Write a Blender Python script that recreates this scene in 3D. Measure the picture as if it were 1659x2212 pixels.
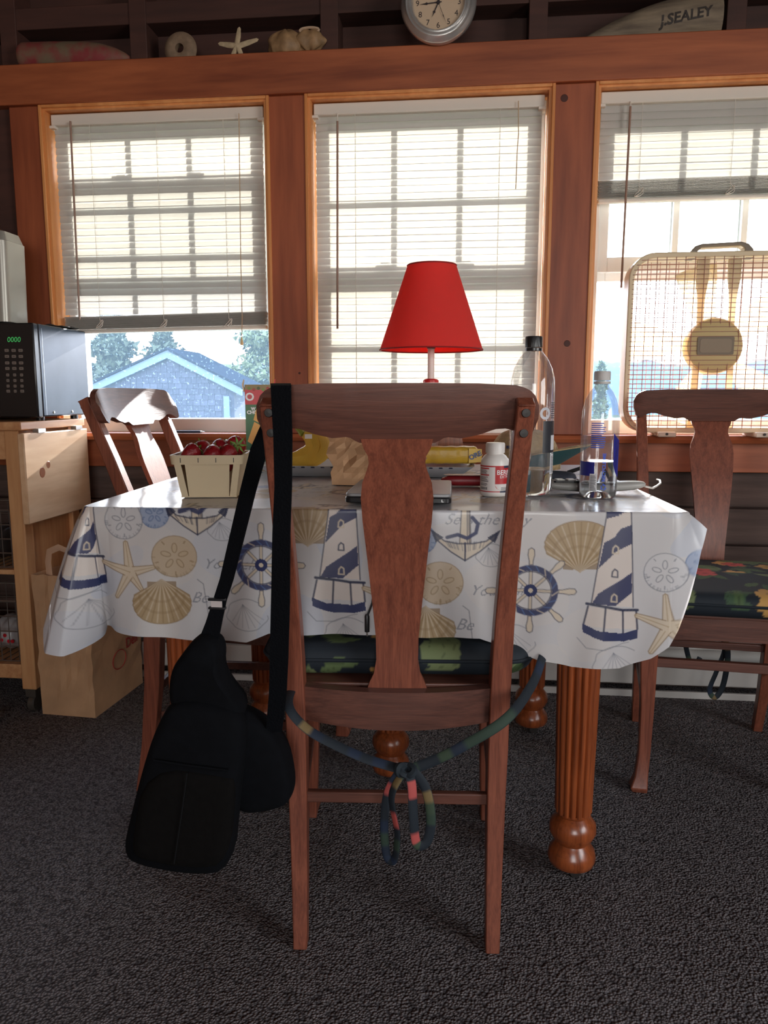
import bpy, bmesh, math, random
import numpy as np
from mathutils import Vector, Matrix
random.seed(7); rng = np.random.default_rng(7)
PI = math.pi
for o in list(bpy.data.objects): bpy.data.objects.remove(o)
S = bpy.context.scene; COL = S.collection

# ------------------------------------------------------------------ camera
F, IW, IH = 1662.0, 1659, 2212
PITCH, YAW, CAMH = math.radians(8.6), math.radians(6.2), 0.96
cam = bpy.data.cameras.new('camera'); camo = bpy.data.objects.new('camera', cam); COL.objects.link(camo)
cam.sensor_fit = 'VERTICAL'; cam.sensor_height = 36.0; cam.lens = F / IH * 36.0
cam.clip_start = 0.02; cam.clip_end = 900
camo.location = (0, 0, CAMH); camo.rotation_euler = (PI/2 - PITCH, 0, YAW)
S.camera = camo
_c, _s, _cy, _sy = math.cos(PITCH), math.sin(PITCH), math.cos(YAW), math.sin(YAW)
FW = np.array([-_sy*_c, _cy*_c, -_s]); RT = np.array([_cy, _sy, 0.0]); UP = np.cross(RT, FW); C0 = np.array([0, 0, CAMH])
def ray(x, y): return FW + RT*(x-IW/2)/F - UP*(y-IH/2)/F
def PY(x, y, Y): d = ray(x, y); return C0 + d*Y/d[1]
def PZ(x, y, Z): d = ray(x, y); return C0 + d*(Z-CAMH)/d[2]
def PX(x, y, X): d = ray(x, y); return C0 + d*X/d[0]

# ------------------------------------------------------------------ light
SKY = 2.6
world = bpy.data.worlds.new('sky'); S.world = world; world.use_nodes = True
wn = world.node_tree.nodes; wl = world.node_tree.links
bg = wn['Background']; bg.inputs['Strength'].default_value = SKY
tcw = wn.new('ShaderNodeTexCoord'); sepw = wn.new('ShaderNodeSeparateXYZ'); rampw = wn.new('ShaderNodeValToRGB')
wl.new(tcw.outputs['Generated'], sepw.inputs[0]); wl.new(sepw.outputs['Z'], rampw.inputs[0]); wl.new(rampw.outputs[0], bg.inputs['Color'])
rampw.color_ramp.elements[0].position = 0.0; rampw.color_ramp.elements[0].color = (1.0, 0.97, 0.92, 1)
rampw.color_ramp.elements[1].position = 0.7; rampw.color_ramp.elements[1].color = (0.72, 0.86, 1.0, 1)
sun = bpy.data.lights.new('sun', 'SUN'); sun.energy = 7.5; sun.angle = math.radians(0.6); sun.color = (1.0, 0.93, 0.82)
suno = bpy.data.objects.new('sun', sun); COL.objects.link(suno)
sd = Vector(ray(1085, 290)).normalized()
suno.rotation_euler = sd.to_track_quat('Z', 'Y').to_euler(); suno.location = (0.4, 6, 4)
S.view_settings.view_transform = 'Standard'; S.view_settings.look = 'None'
S.view_settings.exposure = 2.15; S.view_settings.gamma = 1.0; S.view_settings.use_curve_mapping = False
S.cycles.use_denoising = True; S.cycles.max_bounces = 10; S.cycles.diffuse_bounces = 5; S.cycles.transparent_max_bounces = 24
S.cycles.transmission_bounces = 8; S.cycles.sample_clamp_indirect = 6.0; S.cycles.caustics_reflective = False; S.cycles.caustics_refractive = False
def portal(loc, rot, sx, sy):
    l = bpy.data.lights.new('portal', 'AREA'); l.shape = 'RECTANGLE'; l.size = sx; l.size_y = sy; l.cycles.is_portal = True
    o = bpy.data.objects.new('sky_portal', l); COL.objects.link(o); o.location = loc; o.rotation_euler = rot

# ------------------------------------------------------------------ materials
MATS = {}
def newmat(name):
    m = bpy.data.materials.new(name); m.use_nodes = True
    nt = m.node_tree; b = nt.nodes['Principled BSDF']
    return m, nt, b
def plain(name, col, rough=0.5, metal=0.0, spec=0.5, emit=None, es=0.0, noise=0.0, nscale=40, bump=0.0, sheen=0.0, coat=0.0):
    if name in MATS: return MATS[name]
    m, nt, b = newmat(name)
    b.inputs['Base Color'].default_value = (*col, 1); b.inputs['Roughness'].default_value = rough
    b.inputs['Metallic'].default_value = metal; b.inputs['Specular IOR Level'].default_value = spec
    b.inputs['Coat Weight'].default_value = coat
    if sheen: b.inputs['Sheen Weight'].default_value = sheen
    if emit: b.inputs['Emission Color'].default_value = (*emit, 1); b.inputs['Emission Strength'].default_value = es
    if noise or bump:
        tc = nt.nodes.new('ShaderNodeTexCoord'); n = nt.nodes.new('ShaderNodeTexNoise'); n.inputs['Scale'].default_value = nscale; n.inputs['Detail'].default_value = 6
        nt.links.new(tc.outputs['Object'], n.inputs['Vector'])
        if noise:
            r = nt.nodes.new('ShaderNodeValToRGB'); nt.links.new(n.outputs['Fac'], r.inputs[0])
            r.color_ramp.elements[0].position = .3; r.color_ramp.elements[1].position = .7
            r.color_ramp.elements[0].color = (*[c*(1-noise) for c in col], 1); r.color_ramp.elements[1].color = (*[min(1, c*(1+noise)) for c in col], 1)
            nt.links.new(r.outputs[0], b.inputs['Base Color'])
        if bump:
            bp = nt.nodes.new('ShaderNodeBump'); bp.inputs['Strength'].default_value = bump; bp.inputs['Distance'].default_value = .004
            nt.links.new(n.outputs['Fac'], bp.inputs['Height']); nt.links.new(bp.outputs[0], b.inputs['Normal'])
    MATS[name] = m; return m
def wood(name, dark, light, axis='Z', scale=9.0, stretch=14.0, rough=0.45, bump=.25, coat=0.0, coords='Object'):
    if name in MATS: return MATS[name]
    m, nt, b = newmat(name); N = nt.nodes; L = nt.links
    tc = N.new('ShaderNodeTexCoord'); mp = N.new('ShaderNodeMapping'); L.new(tc.outputs[coords], mp.inputs[0])
    sc = [scale*stretch/4]*3; sc['XYZ'.index(axis)] = scale/4; mp.inputs['Scale'].default_value = sc
    n1 = N.new('ShaderNodeTexNoise'); n1.inputs['Scale'].default_value = 1.0; n1.inputs['Detail'].default_value = 8; n1.inputs['Roughness'].default_value = .62; n1.inputs['Distortion'].default_value = .6
    n2 = N.new('ShaderNodeTexNoise'); n2.inputs['Scale'].default_value = 5.0; n2.inputs['Detail'].default_value = 4
    L.new(mp.outputs[0], n1.inputs['Vector']); L.new(mp.outputs[0], n2.inputs['Vector'])
    mx = N.new('ShaderNodeMix'); mx.inputs[0].default_value = .35; L.new(n1.outputs['Fac'], mx.inputs[2]); L.new(n2.outputs['Fac'], mx.inputs[3])
    r = N.new('ShaderNodeValToRGB'); L.new(mx.outputs[0], r.inputs[0])
    r.color_ramp.elements[0].position = .34; r.color_ramp.elements[0].color = (*dark, 1); r.color_ramp.elements[1].position = .62; r.color_ramp.elements[1].color = (*light, 1)
    L.new(r.outputs[0], b.inputs['Base Color']); b.inputs['Roughness'].default_value = rough; b.inputs['Coat Weight'].default_value = coat; b.inputs['Coat Roughness'].default_value = .2
    bp = N.new('ShaderNodeBump'); bp.inputs['Strength'].default_value = bump; bp.inputs['Distance'].default_value = .002
    L.new(mx.outputs[0], bp.inputs['Height']); L.new(bp.outputs[0], b.inputs['Normal'])
    MATS[name] = m; return m
def vcol(name, rough=.5, coat=0.0, bump=0.0, bscale=20, translucent=0.0):
    if name in MATS: return MATS[name]
    m, nt, b = newmat(name); a = nt.nodes.new('ShaderNodeVertexColor'); a.layer_name = 'print'
    nt.links.new(a.outputs[0], b.inputs['Base Color']); b.inputs['Roughness'].default_value = rough; b.inputs['Coat Weight'].default_value = coat; b.inputs['Coat Roughness'].default_value = .12
    if bump:
        tc = nt.nodes.new('ShaderNodeTexCoord'); n = nt.nodes.new('ShaderNodeTexNoise'); n.inputs['Scale'].default_value = bscale; n.inputs['Detail'].default_value = 3
        bp = nt.nodes.new('ShaderNodeBump'); bp.inputs['Strength'].default_value = bump; bp.inputs['Distance'].default_value = .01
        nt.links.new(tc.outputs['Object'], n.inputs['Vector']); nt.links.new(n.outputs['Fac'], bp.inputs['Height']); nt.links.new(bp.outputs[0], b.inputs['Normal'])
    if translucent:
        t = nt.nodes.new('ShaderNodeBsdfTranslucent'); nt.links.new(a.outputs[0], t.inputs['Color']); mix = nt.nodes.new('ShaderNodeMixShader'); mix.inputs[0].default_value = translucent
        out = nt.nodes['Material Output']; nt.links.new(b.outputs[0], mix.inputs[1]); nt.links.new(t.outputs[0], mix.inputs[2]); nt.links.new(mix.outputs[0], out.inputs[0])
    MATS[name] = m; return m
def translucent(name, col, tcol, fac, rough=.5):
    if name in MATS: return MATS[name]
    m, nt, b = newmat(name); b.inputs['Base Color'].default_value = (*col, 1); b.inputs['Roughness'].default_value = rough
    t = nt.nodes.new('ShaderNodeBsdfTranslucent'); t.inputs['Color'].default_value = (*tcol, 1)
    mix = nt.nodes.new('ShaderNodeMixShader'); mix.inputs[0].default_value = fac; out = nt.nodes['Material Output']
    nt.links.new(b.outputs[0], mix.inputs[1]); nt.links.new(t.outputs[0], mix.inputs[2]); nt.links.new(mix.outputs[0], out.inputs[0])
    MATS[name] = m; return m
def clear(name, tint=(1, 1, 1), gloss=.08, edge=.5, haze=0.0, hazecol=(1, 1, 1), dirt=0.0):
    if name in MATS: return MATS[name]
    m, nt, b = newmat(name); nt.nodes.remove(b); N = nt.nodes; L = nt.links; out = N['Material Output']
    t = N.new('ShaderNodeBsdfTransparent'); t.inputs[0].default_value = (*tint, 1)
    g = N.new('ShaderNodeBsdfGlossy'); g.inputs['Roughness'].default_value = .03
    lw = N.new('ShaderNodeLayerWeight'); lw.inputs[0].default_value = .35; mr = N.new('ShaderNodeMapRange'); L.new(lw.outputs['Fresnel'], mr.inputs[0])
    mr.inputs[3].default_value = gloss; mr.inputs[4].default_value = edge
    mix = N.new('ShaderNodeMixShader'); L.new(mr.outputs[0], mix.inputs[0]); L.new(t.outputs[0], mix.inputs[1]); L.new(g.outputs[0], mix.inputs[2]); last = mix
    if haze or dirt:
        d = N.new('ShaderNodeBsdfTranslucent'); d.inputs[0].default_value = (*hazecol, 1)
        m2 = N.new('ShaderNodeMixShader'); m2.inputs[0].default_value = haze
        if dirt:
            tc = N.new('ShaderNodeTexCoord'); v = N.new('ShaderNodeTexNoise'); v.inputs['Scale'].default_value = 120; v.inputs['Detail'].default_value = 3
            r = N.new('ShaderNodeMapRange'); r.inputs[1].default_value = .62; r.inputs[2].default_value = .75; r.inputs[3].default_value = haze; r.inputs[4].default_value = haze+dirt
            L.new(tc.outputs['Object'], v.inputs['Vector']); L.new(v.outputs['Fac'], r.inputs[0]); L.new(r.outputs[0], m2.inputs[0])
        L.new(last.outputs[0], m2.inputs[1]); L.new(d.outputs[0], m2.inputs[2]); last = m2
    L.new(last.outputs[0], out.inputs[0]); MATS[name] = m; return m
def water_mat():
    m, nt, b = newmat('water'); b.inputs['Base Color'].default_value = (.96, .98, 1, 1); b.inputs['Transmission Weight'].default_value = 1; b.inputs['IOR'].default_value = 1.33; b.inputs['Roughness'].default_value = 0.0
    return m

# ------------------------------------------------------------------ mesh helpers
class MB:
    def __init__(s): s.v = []; s.f = []
    def add(s, vs, fs):
        k = len(s.v); s.v += [tuple(map(float, p)) for p in vs]; s.f += [tuple(i+k for i in f) for f in fs]; return s
    def box(s, x0, x1, y0, y1, z0, z1):
        return s.add([(x0,y0,z0),(x1,y0,z0),(x1,y1,z0),(x0,y1,z0),(x0,y0,z1),(x1,y0,z1),(x1,y1,z1),(x0,y1,z1)],
                     [(0,3,2,1),(4,5,6,7),(0,1,5,4),(1,2,6,5),(2,3,7,6),(3,0,4,7)])
    def loft(s, rings, cap=True, loop=False):
        n = len(rings[0]); k = len(rings); vs = [p for r in rings for p in r]; fs = []
        for i in range(k if loop else k-1):
            a = i*n; b = ((i+1) % k)*n
            for j in range(n): fs.append((a+j, a+(j+1) % n, b+(j+1) % n, b+j))
        if cap and not loop: fs.append(tuple(range(n))[::-1]); fs.append(tuple((k-1)*n+j for j in range(n)))
        return s.add(vs, fs)
    def lathe(s, prof, c=(0,0,0), seg=28, cap=True, axis='Z', mod=None):
        rings = []
        for r, z in prof:
            ring = []
            for j in range(seg):
                a = 2*PI*j/seg; rr = r*(mod(a, z) if mod else 1); p = (rr*math.cos(a), rr*math.sin(a), z)
                if axis == 'Y': p = (p[0], -p[2], p[1])
                if axis == 'X': p = (p[2], p[0], p[1])
                ring.append((p[0]+c[0], p[1]+c[1], p[2]+c[2]))
            rings.append(ring)
        return s.loft(rings, cap)
    def tube(s, pts, r, seg=8, loop=False, flat=1.0, up0=None):
        P = [Vector(p) for p in pts]; n = len(P); rings = []; up = Vector(up0) if up0 else None
        for i in range(n):
            t = (P[(i+1) % n]-P[i-1]) if loop else (P[min(i+1, n-1)]-P[max(i-1, 0)])
            t.normalize()
            if up is None: up = Vector((0,0,1)) if abs(t.z) < .9 else Vector((0,1,0))
            x = t.cross(up)
            if x.length < 1e-6: x = t.orthogonal()
            x.normalize(); y = x.cross(t); up = y
            rr = r[i] if isinstance(r, (list, tuple)) else r
            rings.append([P[i]+x*math.cos(2*PI*j/seg)*rr+y*math.sin(2*PI*j/seg)*rr*flat for j in range(seg)])
        return s.loft(rings, not loop, loop)
    def beam(s, pts, secs):   # rectangular section in x (w) and y (d) at each point
        rings = []
        for (x, y, z), (w, d) in zip(pts, secs):
            rings.append([(x-w/2,y-d/2,z),(x+w/2,y-d/2,z),(x+w/2,y+d/2,z),(x-w/2,y+d/2,z)])
        return s.loft(rings)
    def prism(s, outline, t0, t1, axis='Y'):   # polygon outline extruded along an axis
        def q(a, b, t): return (a, t, b) if axis == 'Y' else ((t, a, b) if axis == 'X' else (a, b, t))
        n = len(outline); vs = [q(a, b, t0) for a, b in outline]+[q(a, b, t1) for a, b in outline]
        fs = [tuple(range(n)), tuple(range(2*n-1, n-1, -1))]+[(j, j+n, (j+1) % n+n, (j+1) % n) for j in range(n)]
        return s.add(vs, fs)
    def grid(s, fn, nu, nv):
        vs = [fn(i/(nu-1), j/(nv-1)) for j in range(nv) for i in range(nu)]
        return s.add(vs, [(j*nu+i, j*nu+i+1, (j+1)*nu+i+1, (j+1)*nu+i) for j in range(nv-1) for i in range(nu-1)])
    def xf(s, M):
        s.v = [tuple(M @ Vector(p)) for p in s.v]; return s
def mesh(name, mb):
    me = bpy.data.meshes.new(name); me.from_pydata(mb.v, [], mb.f); me.validate()
    bm = bmesh.new(); bm.from_mesh(me); bmesh.ops.recalc_face_normals(bm, faces=bm.faces); bm.to_mesh(me); bm.free(); return me
def obj(name, mb, mat, parent=None, smooth=40, bevel=0.0, sub=0, solid=0.0, kind=None):
    me = mb if isinstance(mb, bpy.types.Mesh) else mesh(name, mb)
    if mat and not me.materials: me.materials.append(mat)
    if smooth:
        me.polygons.foreach_set('use_smooth', [True]*len(me.polygons)); me.set_sharp_from_angle(angle=math.radians(smooth))
    o = bpy.data.objects.new(name, me); COL.objects.link(o)
    if parent: o.parent = parent
    if solid: md = o.modifiers.new('solid', 'SOLIDIFY'); md.thickness = solid; md.offset = 0
    if bevel: md = o.modifiers.new('bevel', 'BEVEL'); md.width = bevel; md.segments = 2; md.limit_method = 'ANGLE'; md.angle_limit = math.radians(40)
    if sub: md = o.modifiers.new('sub', 'SUBSURF'); md.levels = sub; md.render_levels = sub
    if kind: o['kind'] = kind
    return o
def tag(o, label, cat, group=None):
    o['label'] = label; o['category'] = cat
    if group: o['group'] = group
    return o
def thing(name, label, cat, loc=(0,0,0), rotz=0.0, group=None):
    o = bpy.data.objects.new(name, None); COL.objects.link(o); o.empty_display_size = .05
    o.location = loc; o.rotation_euler = (0, 0, rotz); return tag(o, label, cat, group)
def struct(name, mb=None, mat=None, **k):
    if mb is None:
        o = bpy.data.objects.new(name, None); COL.objects.link(o)
    else: o = obj(name, mb, mat, **k)
    o['kind'] = 'structure'; return o
def text_mb(body, size, shear=0.0, align='CENTER', bold=0.0):
    cu = bpy.data.curves.new('t', 'FONT'); cu.body = body; cu.size = size; cu.shear = shear; cu.align_x = align; cu.align_y = 'CENTER'; cu.offset = bold; cu.resolution_u = 3
    o = bpy.data.objects.new('t', cu); COL.objects.link(o); bpy.context.view_layer.update()
    me = bpy.data.meshes.new_from_object(o.evaluated_get(bpy.context.evaluated_depsgraph_get()))
    bpy.data.objects.remove(o); mb = MB(); mb.add([v.co[:] for v in me.vertices], [tuple(p.vertices) for p in me.polygons]); bpy.data.meshes.remove(me); return mb
def text_wall(body, size, origin, right=(1,0,0), up=(0,0,1), **k):
    mb = text_mb(body, size, **k); R = Vector(right); U = Vector(up); O = Vector(origin)
    mb.v = [tuple(O+R*p[0]+U*p[1]) for p in mb.v]; return mb
def rounded(x0, x1, z0, z1, r, n=6):
    out = []
    for cx, cz, a0 in ((x1-r, z1-r, 0), (x0+r, z1-r, 90), (x0+r, z0+r, 180), (x1-r, z0+r, 270)):
        for i in range(n+1):
            a = math.radians(a0+90*i/n); out.append((cx+r*math.cos(a), cz+r*math.sin(a)))
    return out
def interp(t, tab):
    xs = [p[0] for p in tab]; ys = [p[1] for p in tab]; return float(np.interp(t, xs, ys))

# ------------------------------------------------------------------ vertex painting
class Paint:
    """2-D painter on scattered points: polygons and strokes change the colour of the points they cover."""
    def __init__(s, pts, base): s.p = np.asarray(pts, float); s.o = np.argsort(s.p[:,0], kind='stable'); s.xs = s.p[s.o,0]; s.ys = s.p[s.o,1]; s.c = np.tile(np.array(base, float), (len(s.p), 1))
    def _box(s, P, pad):
        lo = P.min(0)-pad; hi = P.max(0)+pad; a = np.searchsorted(s.xs, lo[0]); b = np.searchsorted(s.xs, hi[0], 'right'); y = s.ys[a:b]; return s.o[a:b][(y >= lo[1]) & (y <= hi[1])]
    def blend(s, idx, col, a): s.c[idx] = s.c[idx]*(1-a)+np.array(col)*a
    def poly(s, P, col, a=1.0):
        P = np.asarray(P, float); idx = s._box(P, 0)
        if not len(idx): return
        q = s.p[idx]; ins = np.zeros(len(q), bool); n = len(P)
        for i in range(n):
            x1, y1 = P[i]; x2, y2 = P[(i+1) % n]
            if y1 == y2: continue
            c = ((y1 > q[:,1]) != (y2 > q[:,1])) & (q[:,0] < (x2-x1)*(q[:,1]-y1)/(y2-y1)+x1); ins ^= c
        s.blend(idx[ins], col, a)
    def line(s, P, w, col, a=1.0, close=False):
        P = np.asarray(P, float); idx = s._box(P, w+2 if w > 1 else w)
        if not len(idx): return
        q = s.p[idx]; d = np.full(len(q), 1e9); n = len(P)
        for i in range(n if close else n-1):
            A = P[i]; B = P[(i+1) % n]; AB = B-A; L = max(AB @ AB, 1e-9)
            t = np.clip(((q-A) @ AB)/L, 0, 1); d = np.minimum(d, np.hypot(*(q-A-t[:,None]*AB).T))
        al = np.clip((w/2+.9-d)/1.8, 0, 1)[:,None]*a if w > 1 else (d < w/2)[:,None]*a; s.c[idx] = s.c[idx]*(1-al)+np.array(col)*al
    def ell(s, c, rx, ry, col, a=1.0, rot=0.0, ring=None):
        t = np.linspace(0, 2*PI, 28, endpoint=False); x = rx*np.cos(t); y = ry*np.sin(t)
        P = np.c_[c[0]+x*math.cos(rot)-y*math.sin(rot), c[1]+x*math.sin(rot)+y*math.cos(rot)]
        (s.line(P, ring, col, a, True) if ring else s.poly(P, col, a))
    def apply(s, me):
        at = me.color_attributes.new('print', 'FLOAT_COLOR', 'POINT'); buf = np.ones((len(s.p), 4)); buf[:,:3] = s.c
        at.data.foreach_set('color', buf.astype(np.float32).ravel())
def lin(r, g, b): return tuple(((c/255+.055)/1.055)**2.4 if c > 10 else c/255/12.92 for c in (r, g, b))
# ================================================================== MATERIAL SET
M_cedar = wood('cedar_trim', lin(120,58,34), lin(176,98,60), 'X', 3.0, 10, .5)
M_cedarv = wood('cedar_post', lin(112,52,32), lin(165,88,55), 'Z', 3.0, 10, .5)
M_jamb = wood('pine_jamb', lin(196,120,62), lin(226,158,98), 'Z', 3.0, 9, .45)
M_darkwall = wood('dark_wall_board', lin(46,26,22), lin(78,46,38), 'X', 3.0, 10, .7)
M_plank = wood('weathered_plank', lin(58,44,40), lin(104,84,76), 'X', 4.0, 12, .75)
M_oak = wood('oak_chair', lin(102,52,38), lin(146,82,60), 'Z', 12, 34, .42, .22, coat=.12)
M_oakx = wood('oak_chair_rail', lin(76,44,36), lin(110,67,54), 'X', 12, 30, .45, .22, coat=.12)  # darker oak: weaker light on the rail and its veneer tone, both in colour
M_leg = wood('table_leg_oak', lin(100,46,22), lin(168,86,44), 'Z', 9, 20, .3, .15, coat=.4)
M_pine = wood('cart_pine', lin(190,130,84), lin(222,172,122), 'Z', 5, 10, .5, .15)
M_pinex = wood('cart_pine_top', lin(186,126,82), lin(226,178,130), 'Y', 5, 10, .42, .15)
M_white = plain('white_vinyl', lin(226,226,224), .4)
M_black = plain('black_plastic', (.012,.012,.014), .3)
M_dkmetal = plain('dark_plug', (.02,.015,.013), .5)
M_steel = plain('brushed_steel', (.55,.56,.55), .35, 1.0)
M_cream = plain('cream_plastic', lin(225,205,170), .45)
M_glass = clear('window_glass', (.97,.985,.99), .04, .5)
M_screen = clear('window_screen', (.93,.95,1.0), 0.0, .05, .016, (.45,.70,1.0), .10)  # blue haze colour paints a bluish veil of light over the view
M_slat = translucent('blind_slat', (.90,.88,.85), (.56,.545,.52), .53, .5)
M_rail = plain('blind_rail', lin(222,216,206), .45)
M_paper = plain('kraft_paper', lin(198,156,118), .75, noise=.12, nscale=12, bump=.3)

# ================================================================== ROOM SHELL
XL, XR, YB, YW, ZC = -2.05, 2.7, -3.2, 2.48, 2.34   # YW: front plane of the window wall trim
carpet, nt, b = newmat('carpet_loops'); N = nt.nodes; L = nt.links
tc = N.new('ShaderNodeTexCoord'); v = N.new('ShaderNodeTexVoronoi'); v.inputs['Scale'].default_value = 205; n = N.new('ShaderNodeTexNoise'); n.inputs['Scale'].default_value = 60; n.inputs['Detail'].default_value = 5
nb = N.new('ShaderNodeTexNoise'); nb.inputs['Scale'].default_value = 2.2; nb.inputs['Detail'].default_value = 3
for q in (v, n, nb): L.new(tc.outputs['Object'], q.inputs['Vector'])
r = N.new('ShaderNodeValToRGB'); r.color_ramp.elements[0].position = .0; r.color_ramp.elements[0].color = (.34,.315,.315,1); r.color_ramp.elements[1].position = .75; r.color_ramp.elements[1].color = (.085,.078,.082,1)
L.new(v.outputs['Distance'], r.inputs[0]); mx = N.new('ShaderNodeMix'); mx.data_type = 'RGBA'; mx.blend_type = 'MULTIPLY'; mx.inputs[0].default_value = .7
r2 = N.new('ShaderNodeValToRGB'); r2.color_ramp.elements[0].position = .32; r2.color_ramp.elements[0].color = (.5,.44,.42,1); r2.color_ramp.elements[1].position = .7; r2.color_ramp.elements[1].color = (1.25,1.2,1.2,1)
L.new(n.outputs['Fac'], r2.inputs[0]); L.new(r.outputs[0], mx.inputs[6]); L.new(r2.outputs[0], mx.inputs[7]); L.new(mx.outputs[2], b.inputs['Base Color'])
b.inputs['Roughness'].default_value = .95; b.inputs['Specular IOR Level'].default_value = .1
bp = N.new('ShaderNodeBump'); bp.inputs['Strength'].default_value = 1.0; bp.inputs['Distance'].default_value = .006; bp.invert = True
L.new(v.outputs['Distance'], bp.inputs['Height']); L.new(bp.outputs[0], b.inputs['Normal'])
struct('floor', MB().box(XL, XR, YB, 2.7, -.06, 0), carpet, smooth=0)
struct('ceiling', MB().box(XL, XR, YB, 2.75, ZC, ZC+.08), M_darkwall, smooth=0)
M_panel = wood('room_panel', lin(120,82,58), lin(160,116,86), 'Z', 3, 10, .6)
struct('wall_left', MB().box(XL-.08, XL, YB, 2.7, 0, ZC), M_panel, smooth=0)
rw = MB(); WY0, WY1, WZ0, WZ1 = -1.7, .25, .85, 1.95
rw.box(XR, XR+.08, YB, WY0, 0, ZC).box(XR, XR+.08, WY1, 2.7, 0, ZC).box(XR, XR+.08, WY0, WY1, 0, WZ0).box(XR, XR+.08, WY0, WY1, WZ1, ZC)
struct('wall_right', rw, M_panel, smooth=0)
bw = MB(); BX0, BX1 = -.3, 1.2  # unseen rear opening, added and sized to let in fill light
bw.box(XL, BX0, YB-.08, YB, 0, ZC).box(BX1, XR, YB-.08, YB, 0, ZC).box(BX0, BX1, YB-.08, YB, 0, .75).box(BX0, BX1, YB-.08, YB, 1.95, ZC)
struct('wall_rear', bw, M_panel, smooth=0)
portal((XR+.06, (WY0+WY1)/2, (WZ0+WZ1)/2), (0, PI/2, 0), WZ1-WZ0, WY1-WY0)
portal(((BX0+BX1)/2, YB-.06, 1.35), (PI/2, 0, 0), BX1-BX0, 1.2)

# window wall: openings
ZS, ZH, ZT = .837, 1.872, 1.992      # sill top, window head, ledge top
OP = [(-1.372, -.630), (-.511, .238), (.361, 1.110)]
wb = MB()
wb.box(XL, XR, 2.56, 2.70, 0, ZS-.02)                       # below the windows
wb.box(XL, OP[0][0]-.09, 2.50, 2.70, ZS-.02, ZH+.03).box(OP[2][1]+.09, XR, 2.50, 2.70, ZS-.02, ZH+.03)
wb.box(OP[0][0]-.09, OP[0][0], 2.52, 2.70, ZS-.02, ZH+.03)
for a, c in ((OP[0][1], OP[1][0]), (OP[1][1], OP[2][0]), (OP[2][1], OP[2][1]+.09)): wb.box(a, c, 2.52, 2.70, ZS-.02, ZH+.03)
wb.box(XL, XR, 2.66, 2.74, ZH, ZC)                           # back of the stud bays above the ledge
wall_back = struct('wall_back', wb, M_darkwall, smooth=0)
pl = mesh('plank', MB().box(XL+.005, XR-.005, 0, .022, .003, .118))
for i in range(6): o = obj('plank', pl, M_plank, wall_back, smooth=0, bevel=.003); o.location = (0, 2.537, .0+.121*i+.0)
for i, px in enumerate((20, 300, 712, 1162, 1588)):           # studs standing on the ledge
    X = PY(px, 60, 2.57)[0]; obj('stud', MB().box(X-.028, X+.028, 2.56, 2.66, ZT, ZC), M_darkwall, wall_back, bevel=.002)
obj('blocking', MB().box(XL, XR, 2.565, 2.66, 2.135, 2.20), M_darkwall, wall_back, bevel=.002)
struct('trim_1', MB().box(XL, XR, YW-.015, 2.66, ZH, ZT), M_cedar, bevel=.003)           # header with ledge
k = 2
for a, c in ((OP[0][0]-.105, OP[0][0]), (OP[0][1], OP[1][0]), (OP[1][1], OP[2][0]), (OP[2][1], OP[2][1]+.12)):
    struct('trim_%d' % k, MB().box(a, c, YW, 2.52, ZS, ZH), M_cedarv, bevel=.003); k += 1
struct('trim_%d' % k, MB().loft([[(x, YW-.028, ZS-.022), (x, YW-.034, ZS-.011), (x, YW-.028, ZS), (x, 2.66, ZS), (x, 2.66, ZS-.022)] for x in (XL, XR)]), M_cedar); k += 1  # sill
struct('trim_%d' % k, MB().box(XL, XR, 2.50, 2.56, ZS-.115, ZS-.022), M_cedar, bevel=.002); k += 1  # apron
M_knot = plain('post_knot', lin(70,30,20), .6)
for tn, px, py, rr_ in (('trim_4', 1219, 212, .011), ('trim_4', 1225, 742, .010), ('trim_3', 647, 806, .004)):   # knots in the posts
    p = PY(px, py, YW); kb = MB().lathe([(rr_, 0), (rr_*.9, .0008), (rr_*.3, .0009)], (p[0], YW, p[2]), 14, axis='Y')
    obj('wood_knot', kb, M_knot, bpy.data.objects[tn], smooth=30)

# ---------------------------------------------------------------- windows
SASH_Y = {'u': 2.625, 'l': 2.592}
def sash(parent, name, x0, x1, z0, z1, y, rows, bottom=.04, top=.035):
    st = .030; d = .013
    fr = MB().box(x0, x0+st, y-d, y+d, z0, z1).box(x1-st, x1, y-d, y+d, z0, z1).box(x0+st, x1-st, y-d, y+d, z0, z0+bottom).box(x0+st, x1-st, y-d, y+d, z1-top, z1)
    s = obj(name, fr, M_white, parent, bevel=.002)
    gx0, gx1, gz0, gz1 = x0+st, x1-st, z0+bottom, z1-top; mw = .009
    xs = [gx0+(gx1-gx0)*i/3 for i in range(4)]; zs = [gz0+(gz1-gz0)*i/rows for i in range(rows+1)]
    for x in xs[1:-1]: obj('muntin', MB().box(x-mw, x+mw, y-.009, y+.009, gz0, gz1), M_white, s, smooth=0)
    for z in zs[1:-1]:
        for i in range(3): obj('muntin', MB().box(xs[i]+(mw if i else 0), xs[i+1]-(mw if i < 2 else 0), y-.009, y+.009, z-mw, z+mw), M_white, s, smooth=0)
    for i in range(3):
        for j in range(rows):
            obj('pane', MB().box(xs[i]+(mw if i else 0), xs[i+1]-(mw if i < 2 else 0), y-.002, y+.002, zs[j]+(mw if j else 0), zs[j+1]-(mw if j < rows-1 else 0)), M_glass, s, smooth=0)
    return s
def latch(s, x, z, y):
    obj('latch', MB().box(x-.028, x+.028, y-.02, y, z, z+.007).box(x-.012, x+.016, y-.016, y-.004, z+.007, z+.016), M_white, s, bevel=.002)
RAISE = [.294, 0.0, .462]
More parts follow.
